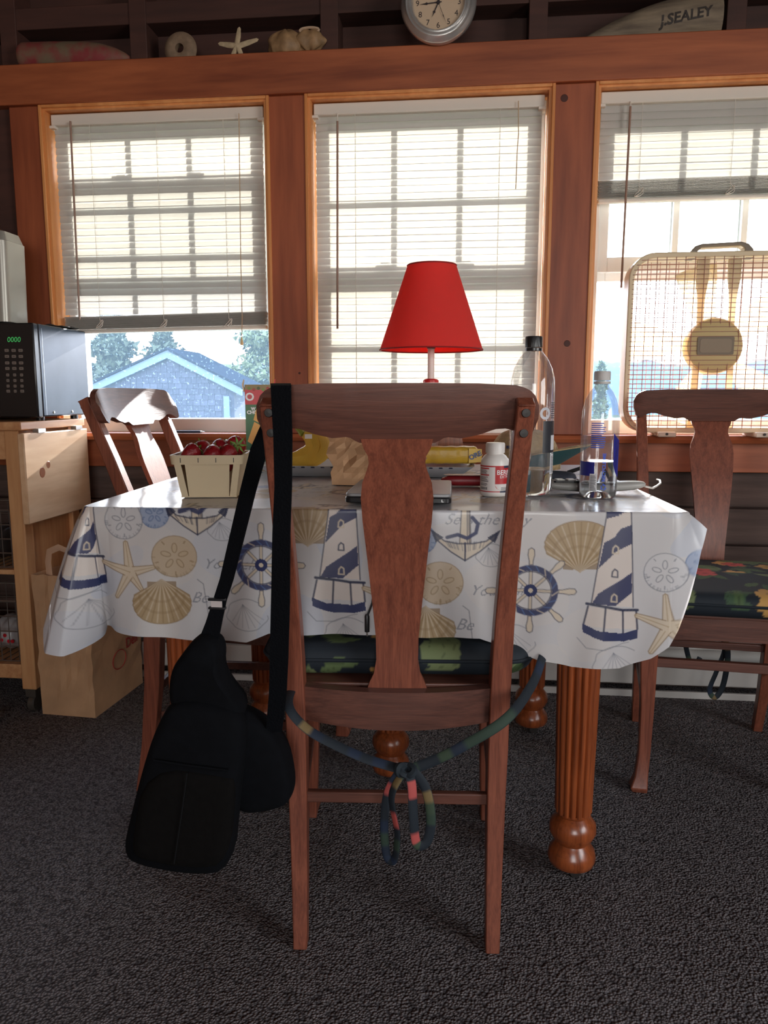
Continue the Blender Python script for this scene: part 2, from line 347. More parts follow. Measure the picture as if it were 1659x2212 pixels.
for i, (a, c) in enumerate(OP):
    w = struct('window_%d' % (i+1))
    t = .014
    jb = MB().box(a, a+t, YW+.004, 2.566, ZS, ZH).box(c-t, c, YW+.004, 2.566, ZS, ZH).box(a+t, c-t, YW+.004, 2.566, ZH-t, ZH)
    obj('jamb', jb, M_jamb, w, smooth=0)
    bd = MB().box(a-.004, a+.006, YW-.006, YW+.006, ZS, ZH+.003).box(c-.006, c+.004, YW-.006, YW+.006, ZS, ZH+.003).box(a+.006, c-.006, YW-.006, YW+.006, ZH-.008, ZH+.003)
    obj('jamb_bead', bd, M_jamb, w, bevel=.002)
    fw = .022; x0, x1 = a+t, c-t
    fr = MB().box(x0, x0+fw, 2.566, 2.66, ZS, ZH-t).box(x1-fw, x1, 2.566, 2.66, ZS, ZH-t).box(x0+fw, x1-fw, 2.566, 2.66, ZH-t-fw, ZH-t).box(x0+fw, x1-fw, 2.566, 2.66, ZS, ZS+.045)
    obj('window_frame', fr, M_white, w, bevel=.002)
    g0, g1 = x0+fw+.001, x1-fw-.001
    su = sash(w, 'upper_sash', g0, g1, 1.322, ZH-t-fw-.001, SASH_Y['u'], 2, .05, .03)
    sl = sash(w, 'lower_sash', g0, g1, ZS+.047+RAISE[i], 1.382+RAISE[i]-(.035 if i == 2 else 0), SASH_Y['l'], 2, .045, .045)
    zl = 1.382+RAISE[i]-(.035 if i == 2 else 0); W_ = g1-g0
    for q in (.30, .68): latch(sl, g0+W_*q, zl, SASH_Y['l']+.008)
    if RAISE[i] > 0:
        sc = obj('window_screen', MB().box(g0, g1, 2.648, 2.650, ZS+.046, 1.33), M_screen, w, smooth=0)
    portal(((a+c)/2, 2.655, (ZS+ZH)/2), (-PI/2, 0, 0), c-a-.06, ZH-ZS-.06)

# ---------------------------------------------------------------- blinds
def blind(i, zbot_slats, nstack, label, wandpx, cords, tail):
    a, c = OP[i]; x0, x1 = a+.022, c-.03; Lx = x1-x0; cx = (x0+x1)/2; y = 2.528
    b = thing('window_blind', label, 'blind', (cx, y, 1.855))
    z0 = 1.855
    obj('headrail', MB().box(-Lx/2-.004, Lx/2+.006, -.018, .018, -.034, .0), M_rail, b, bevel=.003)
    for s in (-1, 1): obj('end_bracket', MB().box(s*(Lx/2)-.012, s*(Lx/2)+.010, -.021, .02, -.042, -.034), M_rail, b, bevel=.001)
    def arc(tilt, n=5, w=.0268):
        out = []
        for k in range(n):
            u = (k/(n-1)-.5)*w; hgt = .0032*(1-(2*u/w)**2); out.append((u*math.cos(tilt)+hgt*math.sin(tilt), -u*math.sin(tilt)+hgt*math.cos(tilt)))
        return out
    sl = MB(); pr = arc(math.radians(-72)); sl.loft([[(x, p[0], p[1]) for p in pr]+[(x, p[0]+.0005, p[1]-.0003) for p in pr[::-1]] for x in (-Lx/2, Lx/2)])
    me = mesh('slat', sl); z = 1.812; cnt = 0
    while z > zbot_slats:
        o = obj('slat', me, M_slat, b, smooth=50); o.location = (0, 0, z-z0); o.rotation_euler = (random.uniform(-.05, .05), random.uniform(-.0015, .0015), 0); z -= .0212; cnt += 1
    zz = z+.006
    sf = MB(); pr = arc(math.radians(-8)); sf.loft([[(x, p[0], p[1]) for p in pr]+[(x, p[0], p[1]-.0006) for p in pr[::-1]] for x in (-Lx/2, Lx/2)]); mf = mesh('slat_flat', sf)
    for k in range(nstack):
        o = obj('slat', mf, M_slat, b, smooth=50); o.location = (random.uniform(-.002, .002), random.uniform(-.001, .001), zz-z0-.0032*k); o.rotation_euler = (0, tail, 0)
    zb = zz-.0032*nstack
    o = obj('bottom_rail', MB().box(-Lx/2, Lx/2, -.013, .013, -.012, .0), M_rail, b, bevel=.004); o.location = (0, 0, zb-z0); o.rotation_euler = (0, tail, 0)
    for q in cords:
        lad = MB()
        for s in (-.0135, .0135): lad.tube([(Lx*(q-.5), s, -.034), (Lx*(q-.5), s, zb-z0)], .0007, 5)
        obj('ladder_cord', lad, M_rail, b)
        if nstack:   # slack cord gathered at the bottom
            pts = [(Lx*(q-.5)+.012*math.sin(t*2.1), -.017-.004*math.sin(t*1.3), zb-z0+.03-.03*abs(math.sin(t*.9))) for t in np.linspace(0, 9, 30)]
            obj('slack_cord', MB().tube(pts, .0011, 5), M_rail, b)
    (xa, ya), (xb, yb) = wandpx; A = PY(xa, ya, y-.03); B = PY(xb, yb, y-.03)
    wd = MB().tube([(A[0]-cx, -.03, A[2]-z0), (B[0]-cx, -.03, B[2]-z0)], .0034, 8)
    w_ = obj('tilt_wand', wd, plain('wand', lin(150,120,105), .4), b)
    obj('wand_hook', MB().tube([(A[0]-cx, -.012, -.03), (A[0]-cx, -.028, -.034), (A[0]-cx, -.03, A[2]-z0)], .0018, 6), M_rail, w_)
    return b, cx, y, z0
b1 = blind(0, 1.222, 13, 'white mini blind let down to just above the shingled gable', ((152, 262), (172, 690)), (.18, .5, .82), -.016)
b2 = blind(1, .88, 0, 'white mini blind fully lowered behind the red lamp', ((729, 262), (729, 710)), (.18, .82), 0)
b3 = blind(2, 1.612, 16, 'white mini blind pulled up high above the box fan', ((1362, 230), (1342, 622)), (.17, .55), -.004)
def cord(bl, pts, tassel=True):
    b, cx, y, z0 = bl; P = [PY(x, yy, y-.028) for x, yy in pts]
    o = obj('pull_cord', MB().tube([(p[0]-cx, -.028, p[2]-z0) for p in P], .0014, 6), plain('cord', lin(196,170,140), .7), b)
    if tassel:
        p = P[-1]; obj('tassel', MB().lathe([(.002, .0), (.006, -.022), (.004, -.026)], (p[0]-cx, -.028, p[2]-z0), 10), plain('tassel', lin(226,200,150), .5), o)
cord(b1, [(516, 245), (518, 400), (520, 560), (523, 690), (522, 728)])
cord(b2, [(1120, 218), (1120, 290), (1117, 330), (1115, 390), (1114, 408)], False)

# ================================================================== OUTDOORS
M_grass = plain('grass', lin(48,66,38), .9, noise=.3, nscale=.6)
tag(obj('lawn', MB().grid(lambda u, v: (-90+180*u, 3.2+150*v, -1.1-.012*v*150+.25*math.sin(u*30)*v), 30, 30), M_grass), 'green lawn sloping away outside the windows', 'lawn')['kind'] = 'structure'
YH = 26.0
M_shingle = plain('grey_shingle', lin(48,54,72), .85, noise=.3, nscale=5, bump=.3)  # shingle and trim colours carry a blue tint for haze and skylit shade
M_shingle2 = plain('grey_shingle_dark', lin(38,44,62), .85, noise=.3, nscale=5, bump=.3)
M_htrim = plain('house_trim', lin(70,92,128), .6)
A = PY(363, 757, YH); El = PY(192, 832, YH); Er = PY(530, 838, YH)
house = thing('shingled_house', 'grey shingled house with pale gable trim, tinted blue with haze, seen through window', 'house', (A[0], YH, -1.6))
def hl(P): return (P[0]-A[0], P[2]+1.6)
ax, az = hl(A); lx, lz = hl(El); rx_, rz_ = hl(Er); lx += .12; rx_ -= .12
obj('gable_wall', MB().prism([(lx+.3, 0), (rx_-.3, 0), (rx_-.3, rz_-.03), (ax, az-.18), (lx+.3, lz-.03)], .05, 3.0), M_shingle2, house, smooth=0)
for s, ex, ez in ((-1, lx, lz), (1, rx_, rz_)):
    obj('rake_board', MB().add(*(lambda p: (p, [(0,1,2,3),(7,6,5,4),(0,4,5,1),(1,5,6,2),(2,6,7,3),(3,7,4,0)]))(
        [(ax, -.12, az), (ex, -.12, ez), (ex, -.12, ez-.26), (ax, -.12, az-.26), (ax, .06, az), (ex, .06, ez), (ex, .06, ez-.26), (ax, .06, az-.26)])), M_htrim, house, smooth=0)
    obj('roof', MB().add([(ax, -.2, az+.02), (ex+s*.1, -.2, ez-.02), (ex+s*.1, 3.1, ez-.02), (ax, 3.1, az+.02), (ax, -.2, az+.09), (ex+s*.1, -.2, ez+.05), (ex+s*.1, 3.1, ez+.05), (ax, 3.1, az+.09)],
        [(0,1,2,3),(7,6,5,4),(0,4,5,1),(1,5,6,2),(2,6,7,3),(3,7,4,0)]), plain('roof_felt', lin(22,28,40), .95, spec=.0), house, smooth=0)
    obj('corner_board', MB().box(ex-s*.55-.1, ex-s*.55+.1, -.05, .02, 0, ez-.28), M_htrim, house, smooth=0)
shm = [mesh('shingle', MB().loft([[(-w/2, -.035, 0), (w/2, -.035, 0), (w/2, -.004, .0), (-w/2, -.004, 0)], [(-w/2, -.012, .26), (w/2, -.012, .26), (w/2, .002, .26), (-w/2, .002, .26)]])) for w in (.21, .17, .25)]
rowz = .9; r_ = 0; count = 0
while rowz < az-.35 and count < 300:
    def half(x, zt):
        return zt < az-.22-(az-lz)*abs(x-ax)/abs(lx-ax)
    x = lx+.66+(.11 if r_ % 2 else 0)
    while x < rx_-.62 and count < 300:
        kk = random.randrange(3); wdt = (.21, .17, .25)[kk]
        if half(x, rowz+.2):
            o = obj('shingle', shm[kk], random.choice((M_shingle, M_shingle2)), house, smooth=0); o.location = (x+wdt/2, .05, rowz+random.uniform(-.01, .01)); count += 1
        x += wdt+.012
    rowz += .19; r_ += 1
M_leaf = plain('spruce_foliage', lin(44,56,40), .8, noise=.35, nscale=1.5)
M_leaf2 = plain('pale_foliage', lin(66,78,48), .8, noise=.35, nscale=1.5)
M_bark = plain('bark', lin(50,42,36), .9)
def tree(name, label, px, Y, ytop, width_px, mat, n=2600, ragged=.35, seed=1, base=-2.5):
    rg = np.random.default_rng(seed); T = PY(px, ytop, Y); Hh = T[2]-base; wid = width_px/F*Y/2
    t = thing(name, label, 'tree', (T[0], Y, base), 0, 'trees beyond the house')
    obj('trunk', MB().tube([(0, 0, 0), (0, 0, Hh*.5), (.05, 0, Hh*.97)], [.16, .11, .02], 8), M_bark, t)
    vs = []; fs = []
    for k in range(n):
        h = rg.uniform(.12, 1)**.8; tier = .75+.25*math.sin(h*34+rg.uniform(-.4, .4)); a = rg.uniform(0, 2*PI)
        R_ = wid*(1.06-h)**.75*tier*(1-ragged*rg.random()); rr = R_*math.sqrt(rg.uniform(.1, 1))
        c = np.array([rr*math.cos(a), rr*math.sin(a), h*Hh-.12*rr]); s = rg.uniform(.10, .24)*Y/30
        d1 = rg.normal(size=3); d1 /= np.linalg.norm(d1); d2 = np.cross(d1, rg.normal(size=3)); d2 /= np.linalg.norm(d2)
        kx = len(vs); vs += [c+d1*s, c-d1*s*.4+d2*s*.5, c-d1*s*.4-d2*s*.5]; fs.append((kx, kx+1, kx+2))
    obj('foliage', MB().add(vs, fs), mat, t, smooth=0)
tree('spruce_tree', 'tall pointed spruce tree left behind the gable roof', 240, 36, 668, 330, M_leaf, 6500, .4, 1)
tree('spruce_tree', 'bushy dark tree showing over the gable peak', 350, 44, 690, 280, M_leaf, 3200, .5, 2)
tree('leafy_tree', 'pale green tree with open branches right of gable', 575, 37, 640, 420, M_leaf2, 6500, .45, 3)
tree('leafy_tree', 'broad tree seen past the outer edge of the box fan', 1300, 60, 786, 60, M_leaf2, 1500, .5, 4, -4)
M_hill = plain('far_forest', lin(62,82,104), .9, noise=.25, nscale=.1)  # bluish distance haze is put into the forest colour
rg = np.random.default_rng(5); bump = np.convolve(rg.normal(size=260), np.ones(4)/4, 'same')
def hillf(u, v):
    x = -220+440*u; i = u*255; k = int(i); h = 8.2+.9*float(np.interp(i, range(260), bump))+.8*math.sin(u*9)
    return (x, 150+25*v, -6+(h+6)*math.sin(min(1, v*2)*PI/2))
tag(obj('wooded_ridge', MB().grid(hillf, 256, 10), M_hill), 'hazy wooded ridge on the horizon', 'hill')['kind'] = 'structure'
# ================================================================== CHAIRS
ARM = [(0, -.252), (.12, -.228), (.28, -.208), (.42, -.200), (.56, -.208), (.70, -.238), (.84, -.288), (.955, -.335)]
def post_y(z): return interp(z, ARM)
RAIL_TOP = [(0, .9785), (.12, .978), (.18, .975), (.197, .969), (.208, .958), (.213, .945)]
RAIL_BOT = [(0, .889), (.060, .889), (.066, .894), (.074, .8985), (.082, .8975), (.098, .896), (.126, .902), (.148, .910), (.166, .911), (.180, .906), (.192, .898), (.205, .902), (.213, .925)]
SPLAT = [(.455, .052), (.47, .047), (.485, .040), (.51, .036), (.55, .0365), (.62, .0425), (.70, .050), (.76, .0555), (.80, .0575), (.825, .0545), (.845, .047), (.857, .0435), (.868, .0445), (.88, .051), (.895, .055)]
def make_chair(label, loc, rotz):
    t = thing('dining_chair', label, 'chair', loc, rotz, 'oak dining chairs round the table')
    def px(z, s): return s*interp(z, [(0, .168), (.42, .176), (.95, .189)])
    for s in (-1, 1):
        zs = [0, .05, .12, .2, .28, .35, .42, .5, .58, .66, .74, .82, .9, .945, .958]
        rings = []
        for z in zs:
            w = interp(z, [(0, .024), (.35, .034), (.5, .034), (.95, .026)])/2; d = interp(z, [(0, .028), (.4, .042), (.95, .026)])/2
            x = px(z, s); y = post_y(z); dz = .012 if z == .958 else 0
            rings.append([(x-w, y-d, z-dz), (x+w, y-d, z-dz), (x+w, y+d, z), (x-w, y+d, z)])
        p = obj('back_post', MB().loft(rings), M_oak, t, bevel=.003)
        for z in (.935, .905):
            w = post_y(z)-.0145; obj('plug', MB().lathe([(.0, .0025), (.006, .002), (.0068, 0), (.0068, -.004)], (px(z, s), w, z), 14, axis='Y'), M_dkmetal, p)
    rings = []
    for x in np.linspace(-.213, .213, 61):
        ax_ = abs(x); zt = interp(ax_, RAIL_TOP); zb = interp(ax_, RAIL_BOT); bow = -.018*(1-(x/.213)**2)+.012
        yf = lambda z: post_y(z)+bow+.016
        rings.append([(x, yf(zb)-.010, zb), (x, yf(zb)+.011, zb), (x, yf((zb+zt)/2)+.011, (zb+zt)/2), (x, yf(zt)+.007, zt), (x, yf(zt)-.006, zt), (x, yf((zb+zt)/2)-.010, (zb+zt)/2)])
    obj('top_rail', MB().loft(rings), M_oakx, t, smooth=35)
    rings = []
    for z, h in SPLAT:
        y = post_y(z)+.006
        rings.append([(-h, y-.006, z), (h, y-.006, z), (h, y+.006, z), (-h, y+.006, z)])
    obj('splat', MB().loft(rings), M_oak, t, smooth=30)
    rings = []
    for x in np.linspace(-.162, .162, 25):
        q = (x/.162)**2; y = post_y(.43)-.016*(1-q)+.002
        rings.append([(x, y-.011, .390+.012*q), (x, y+.011, .390+.012*q), (x, y+.011, .458+.004*q), (x, y-.011, .458+.004*q)])
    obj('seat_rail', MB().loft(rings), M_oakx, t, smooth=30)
    fr = []
    for x in np.linspace(-.195, .195, 25):
        q = (x/.195)**2; y = .175+.02*(1-q)
        fr.append([(x, y-.011, .400-.012*q), (x, y+.011, .400-.012*q), (x, y+.011, .452), (x, y-.011, .452)])
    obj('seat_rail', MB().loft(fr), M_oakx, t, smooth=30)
    for s in (-1, 1):
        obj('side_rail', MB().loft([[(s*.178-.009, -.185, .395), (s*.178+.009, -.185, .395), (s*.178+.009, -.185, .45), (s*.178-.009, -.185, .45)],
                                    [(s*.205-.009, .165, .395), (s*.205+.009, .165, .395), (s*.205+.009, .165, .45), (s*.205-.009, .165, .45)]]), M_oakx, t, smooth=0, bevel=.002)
        zs = [(0, .006, .004, .036), (.012, .008, .008, .040), (.04, .003, .004, .031), (.10, -.002, -.001, .028), (.22, -.003, -.002, .032), (.34, 0, 0, .040), (.448, 0, 0, .044)]
        obj('leg', MB().beam([(s*(.200+dx), .172+dy, z) for z, dx, dy, w in zs], [(w, w) for z, dx, dy, w in zs]), M_oak, t, smooth=25, bevel=.003)
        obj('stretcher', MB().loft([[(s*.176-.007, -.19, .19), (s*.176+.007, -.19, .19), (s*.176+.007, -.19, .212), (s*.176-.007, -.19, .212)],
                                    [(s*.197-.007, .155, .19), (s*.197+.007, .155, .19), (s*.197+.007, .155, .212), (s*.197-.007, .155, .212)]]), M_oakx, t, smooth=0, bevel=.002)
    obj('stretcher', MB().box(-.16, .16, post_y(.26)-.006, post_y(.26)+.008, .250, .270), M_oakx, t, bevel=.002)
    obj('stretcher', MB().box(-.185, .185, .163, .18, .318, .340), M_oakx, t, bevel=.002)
    rings = []
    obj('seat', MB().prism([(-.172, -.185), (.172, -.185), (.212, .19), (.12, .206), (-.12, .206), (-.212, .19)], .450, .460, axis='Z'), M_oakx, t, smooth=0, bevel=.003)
    return t
CH_F = make_chair('oak dining chair seen from behind, with a black shoulder bag hung on it', (-.131, 1.472, 0), math.radians(4.5))
CH_R = make_chair('oak dining chair standing under the box fan, facing the room', (.655, 1.985, 0), math.radians(174.3))
CH_L = make_chair('oak dining chair side on to the table, before the shingled gable view', (-.525, 1.86, 0), math.radians(-91.5))

# ---------------------------------------------------------------- cushions with ties
M_floral = vcol('floral_print', .75); NAVY = (.008, .014, .022)
def floral(pts, n, seed, scale=1.0):
    P = Paint(pts, NAVY); r = random.Random(seed); lo = P.p.min(0); hi = P.p.max(0)
    def leafp(c, a, L, w, col):
        d = np.array([math.cos(a), math.sin(a)]); e = np.array([-d[1], d[0]]); t = np.linspace(0, 1, 10)
        up = [c+d*L*k+e*w*math.sin(PI*k**.8) for k in t]; dn = [c+d*L*k-e*w*math.sin(PI*k**.8) for k in t[::-1]]; P.poly(up+dn, col); P.line([c, c+d*L], .0012*scale, tuple(v*.6 for v in col))
    for k in range(n):
        c = np.array([r.uniform(lo[0], hi[0]), r.uniform(lo[1], hi[1])]); a = r.uniform(0, 2*PI); g = r.choice((lin(92,110,70), lin(74,96,60), lin(112,124,84), lin(60,84,60)))
        leafp(c, a, r.uniform(.035, .06)*scale, r.uniform(.008, .013)*scale, g)
        if k % 3 == 0: leafp(c, a+1.1, r.uniform(.03, .05)*scale, .009*scale, g)
    for k in range(n//4):
        c = np.array([r.uniform(lo[0], hi[0]), r.uniform(lo[1], hi[1])]); col = r.choice((lin(206,84,80), lin(214,160,96), lin(196,150,84)))
        for j in range(5): P.ell(c+.011*scale*np.array([math.cos(j*1.257), math.sin(j*1.257)]), .012*scale, .009*scale, col, 1, j*1.257)
        P.ell(c, .005*scale, .005*scale, tuple(v*.6 for v in col))
    return P
def make_cushion(label, loc, rotz, seed, h=.066):
    t = thing('seat_cushion', label, 'cushion', loc, rotz, 'floral cushions on the dining chairs')
    rp_ = rounded(-.250, .250, -.205, .205, .055, 10); per = []; NU = 420
    cum = [0.0]
    for i in range(len(rp_)): cum.append(cum[-1]+math.dist(rp_[i], rp_[(i+1) % len(rp_)]))
    for k in range(NU):
        d = cum[-1]*k/NU; i = max(j for j in range(len(rp_)) if cum[j] <= d); f = (d-cum[i])/max(cum[i+1]-cum[i], 1e-9); A_, B_ = rp_[i], rp_[(i+1) % len(rp_)]
        per.append((A_[0]+(B_[0]-A_[0])*f, A_[1]+(B_[1]-A_[1])*f))
    sec_ = [(.02, 0)]+[(q, 0) for q in (.4, .8)]+[(.86+.14*math.sin(a), h*.5-h*.5*math.cos(a)) for a in np.linspace(0.15, PI/2, 9)]+[(.86+.14*math.cos(a), h*.5+h*.40*math.sin(a)) for a in np.linspace(.12, PI/2, 9)]+[(q, h*.90+h*.10*math.cos(q*PI/2*1.1)) for q in np.linspace(.82, .01, 34)]
    rings = [[(x*s_*(1+.02*y/.205), y*s_, z) for x, y in per] for s_, z in sec_]
    me = mesh('cushion_pad', MB().loft(rings))
    P = floral([(v.co.x+(math.copysign(.3, v.co.x)*0), v.co.y-(v.co.z-h/2)*1.0*(1 if v.co.y < 0 else -1)) for v in me.vertices], 70, seed, 1.35); P.apply(me)
    o = obj('cushion_pad', me, M_floral, t, smooth=60)
    pip = [(x*1.006*(1+.02*y/.205), y*1.006, h*.5) for x, y in per]
    obj('piping', MB().tube(pip, .0035, 6, loop=True), plain('piping_navy', NAVY, .8), o)
    return t
def ribbon(parent, world_pts, seed, r=.0085, flat=.3):
    P = [Vector(p) for p in world_pts]; pts = []
    for i in range(len(P)-1):       # Catmull-Rom
        a, b, c, d = P[max(i-1, 0)], P[i], P[i+1], P[min(i+2, len(P)-1)]
        for k in range(8):
            t = k/8; pts.append(.5*((2*b)+(c-a)*t+(2*a-5*b+4*c-d)*t*t+(3*b-a-3*c+d)*t**3))
    pts.append(P[-1]); Mi = parent.matrix_world.inverted(); pts = [Mi @ p for p in pts]
    me = mesh('cushion_tie', MB().tube(pts, r, 10, flat=flat, up0=(0, 1, 0))); rr = random.Random(seed); pal = [NAVY]*6+[lin(54,70,52), lin(44,62,50), lin(180,80,76), lin(24,38,60), lin(22,34,52), lin(120,100,64)]
    cols = []; cur = NAVY
    for i in range(len(pts)):
        if i % 3 == 0: cur = rr.choice(pal)
        for j in range(10): cols.append(cur if j % 5 else NAVY)
    pp = Paint(np.zeros((len(cols), 2)), NAVY); pp.c = np.array(cols); pp.apply(me); return obj('cushion_tie', me, M_floral, parent, smooth=60)
CU_F = make_cushion('dark floral cushion tied with a knot behind the near chair', (-.132, 1.512, .461), math.radians(4.5), 3)
CU_R = make_cushion('dark floral cushion on the chair under the box fan', (.651, 1.945, .461), math.radians(174.3), 4)
CU_L = make_cushion('dark floral cushion pushed under the tablecloth beside the paper bags', (-.487, 1.86, .461), math.radians(-91.5), 5)
bpy.context.view_layer.update()
def W(pts): return [PY(x, y, Y) for x, y, Y in pts]
ribbon(CU_F, W([(1172,1420,1.33),(1150,1478,1.27),(1095,1552,1.180),(1000,1612,1.165),(930,1646,1.165),(880,1664,1.165)]), 1)
ribbon(CU_F, W([(640,1470,1.30),(622,1520,1.185),(660,1572,1.165),(730,1612,1.165),(800,1642,1.165),(868,1662,1.165)]), 2)
ribbon(CU_F, W([(866,1662,1.16),(838,1712,1.16),(830,1785,1.16),(836,1850,1.16),(852,1855,1.155),(858,1800,1.15),(846,1720,1.15),(872,1668,1.155)]), 3, .007)
ribbon(CU_F, W([(892,1664,1.16),(920,1705,1.16),(931,1770,1.16),(922,1818,1.16),(900,1822,1.155),(893,1760,1.15),(890,1700,1.15),(884,1668,1.155)]), 4, .008)
kn = MB()
for k in range(3):
    kn.tube([PY(868+8*k+10*math.cos(a), 1664+13*math.sin(a)*.8, 1.160+.008*math.cos(a+k)) for a in np.linspace(0, 2*PI, 14, endpoint=False)], .006, 6, loop=True)
Mi = CU_F.matrix_world.inverted(); kn.xf(Mi); obj('tie_knot', kn, plain('tie_navy', lin(26,36,44), .8), CU_F)
ribbon(CU_R, W([(1556,1365,2.20),(1566,1400,2.26),(1548,1450,2.27),(1533,1490,2.27),(1545,1506,2.27),(1562,1480,2.27),(1572,1420,2.25),(1566,1372,2.2)]), 6, .008)
ribbon(CU_R, W([(1480,1390,2.22),(1490,1428,2.26),(1502,1436,2.26),(1512,1420,2.26)]), 7, .007)

# ================================================================== TABLE
TC = (-.179, 1.806); TR = math.radians(2.4); HX, HY, ZTAB = .538, .465, .757
table = thing('dining_table', 'wooden dining table with fluted legs under a seashore tablecloth', 'table', (*TC, 0), TR)
obj('table_top', MB().box(-HX+.004, HX-.004, -HY+.004, HY-.004, .727, ZTAB-.001), M_leg, table, bevel=.004)
obj('apron', MB().box(-.40, .40, -.395, -.375, .64, .727).box(-.40, .40, .325, .345, .64, .727).box(-.40, -.38, -.375, .325, .64, .727).box(.38, .40, -.375, .325, .64, .727), M_leg, table, smooth=0)
LEGP = [(.012, .022), (.030, .026), (.044, .034), (.0475, .046), (.045, .060), (.036, .073), (.033, .079), (.040, .088), (.0465, .102), (.045, .118), (.036, .130), (.031, .136), (.034, .141)]
FL = [(.0345, .143), (.0355, .20), (.0375, .32), (.0395, .45), (.041, .56), (.041, .60)]
def table_leg(x, y, fl=True):
    g = obj('leg', MB().lathe(LEGP+[(.034, .145)], (x, y, 0), 32), M_leg, table, smooth=60)
    def mod(a, z): return 1.05-.15*(1-abs(math.sin(a*8)))**1.5
    prof = [(interp(z, [(b, a) for a, b in FL]), z) for z in np.linspace(.143, .60, 12)]
    obj('fluted_shaft', MB().lathe(prof, (x, y, 0), 160, mod=mod), M_leg, g, smooth=25)
    obj('leg_block', MB().box(x-.042, x+.042, y-.042, y+.042, .60, .727), M_leg, g, bevel=.003)
    obj('caster', MB().lathe([(.011, -.008), (.0125, -.004), (.0125, .004), (.011, .008)], (x+.008, y, .0125), 16, axis='Y').box(x-.004, x+.004, y-.010, y+.010, .012, .024), M_dkmetal, g)
for sx, sy in ((1, -.362), (-1, -.362), (1, .308), (-1, .308)): table_leg(sx*.385, sy)
table_leg(0.0, 0.0)

# ================================================================== TABLECLOTH
ZC_ = ZTAB+.003
rc = .022; segs = []     # (x, y, nx, ny, s) along the edge; s in metres, 0 at the front-left corner
def sec(n, f): return [f(i/(n-1)) for i in range(n)]
path = []
for k in np.linspace(0, 1, 60, endpoint=False): path.append((-HX, HY-.02-(2*HY-.02-rc)*k, -1, 0, 'L', k))
for k in np.linspace(0, 1, 70, endpoint=False): a = PI+PI/2*k; path.append((-HX+rc+rc*math.cos(a), -HY+rc+rc*math.sin(a), math.cos(a), math.sin(a), 'LC', k))
for k in np.linspace(0, 1, 860, endpoint=False): path.append((-HX+rc+(2*HX-2*rc)*k, -HY, 0, -1, 'F', k))
for k in np.linspace(0, 1, 50, endpoint=False): a = -PI/2+PI/2*k; path.append((HX-rc+rc*math.cos(a), -HY+rc+rc*math.sin(a), math.cos(a), math.sin(a), 'RC', k))
for k in np.linspace(0, 1, 60): path.append((HX, -HY+rc+(2*HY-rc-.02)*k, 1, 0, 'R', k))
NT = 180; NP = len(path); cv = []; cq = []
FD = [(0, .232), (.05, .236), (.2, .247), (.27, .246), (.31, .229), (.68, .229), (.73, .250), (.78, .268), (.84, .280), (.92, .279), (.97, .258), (1, .235)]
ssum = 0; prev = None; fsum = None
for (x, y, nx, ny, zone, k) in path:
    if zone == 'L': D, out, fw_ = interp(k, [(0, .22), (.6, .20), (.9, .19), (1, .17)]), .018+.012*math.sin(k*14)*(1-k)+.045*max(0, k-.8)/.2, 0
    elif zone == 'LC': D, out, fw_ = interp(k, [(0, .17), (.12, .20), (.3, .262), (.6, .268), (.85, .25), (1, .232)]), interp(k, [(0, .060), (.2, .085), (.42, .084), (.58, .066), (.74, .022), (.88, -.022), (1, -.034)]), 0
    elif zone == 'F': D, out, fw_ = interp(k, FD), -.038*math.exp(-(k/.022)**2)+.004+.005*math.sin(k*23)*min(1, k*8)+.006*math.sin(k*9+1)**2+.012*max(0, k-.9)*10, 0
    elif zone == 'RC': D, out, fw_ = interp(k, [(0, .235), (.2, .205), (.45, .15), (.75, .07), (1, .032)]), interp(k, [(0, .016), (.3, .038), (.6, .042), (1, .034)]), 0
    else: D, out, fw_ = .032+.02*k, .042-.02*k, 0
    if prev is not None: ssum += math.hypot(x-prev[0], y-prev[1]) if zone in 'FLR' else .0016 if zone == 'LC' else .0010
    prev = (x, y)
    if zone == 'F' and fsum is None: fsum = ssum
    for j in range(NT+1):
        t = j/NT; rr = .006
        if t*D < rr: dz = rr-math.sqrt(max(0, rr*rr-(t*D)**2)); dn = t*D
        else: dz = t*D-.0*rr; dn = rr
        g = t**.8 if out >= 0 else max(0, t-.16)/.84; wav = .0
        if zone in ('F',): wav = .004*t*math.sin(x*60+3*t)+.003*t*math.sin(x*17)
        sgn = dn*.35+out*g+wav
        cv.append((x+nx*dn*.35+.042*k*g, y+ny*dn*.35-.017*(1-k)*g, ZC_-dz) if zone == 'RC' else (x+nx*sgn, y+ny*sgn, ZC_-dz)); cq.append((ssum, t*D))
cq = np.array(cq); qpx = np.c_[186+(cq[:,0]-fsum)*1193, 1102+cq[:,1]*1245]
cf = [(i*(NT+1)+j, (i+1)*(NT+1)+j, (i+1)*(NT+1)+j+1, i*(NT+1)+j+1) for i in range(NP-1) for j in range(NT)]
nside = len(cv); TX, TY = 240, 150    # the flat top
tx = np.linspace(-HX, HX, TX); ty = np.linspace(-HY, HY, TY); tq = []
for j in range(TY):
    for i in range(TX):
        x, y = tx[i], ty[j]; ax_ = max(abs(x)-(HX-rc), 0); ay_ = max(abs(y)-(HY-rc), 0) if y < 0 else 0; h = math.hypot(ax_, ay_)
        if ax_ > 0 and ay_ > 0 and h > rc: x = math.copysign(HX-rc+ax_*rc/h, x); y = math.copysign(HY-rc+ay_*rc/h, y)
        wr = .0010*math.sin(x*31+y*9)*math.sin(y*23-x*5)*min(1, (HY-abs(y))*20)*min(1, (HX-abs(x))*20)
        cv.append((x, y, ZC_+max(wr, -.0005))); tq.append((186+(x+HX)*1193, 1102-(y+HY)*1245))
cf += [(nside+j*TX+i, nside+j*TX+i+1, nside+(j+1)*TX+i+1, nside+(j+1)*TX+i) for j in range(TY-1) for i in range(TX-1)]
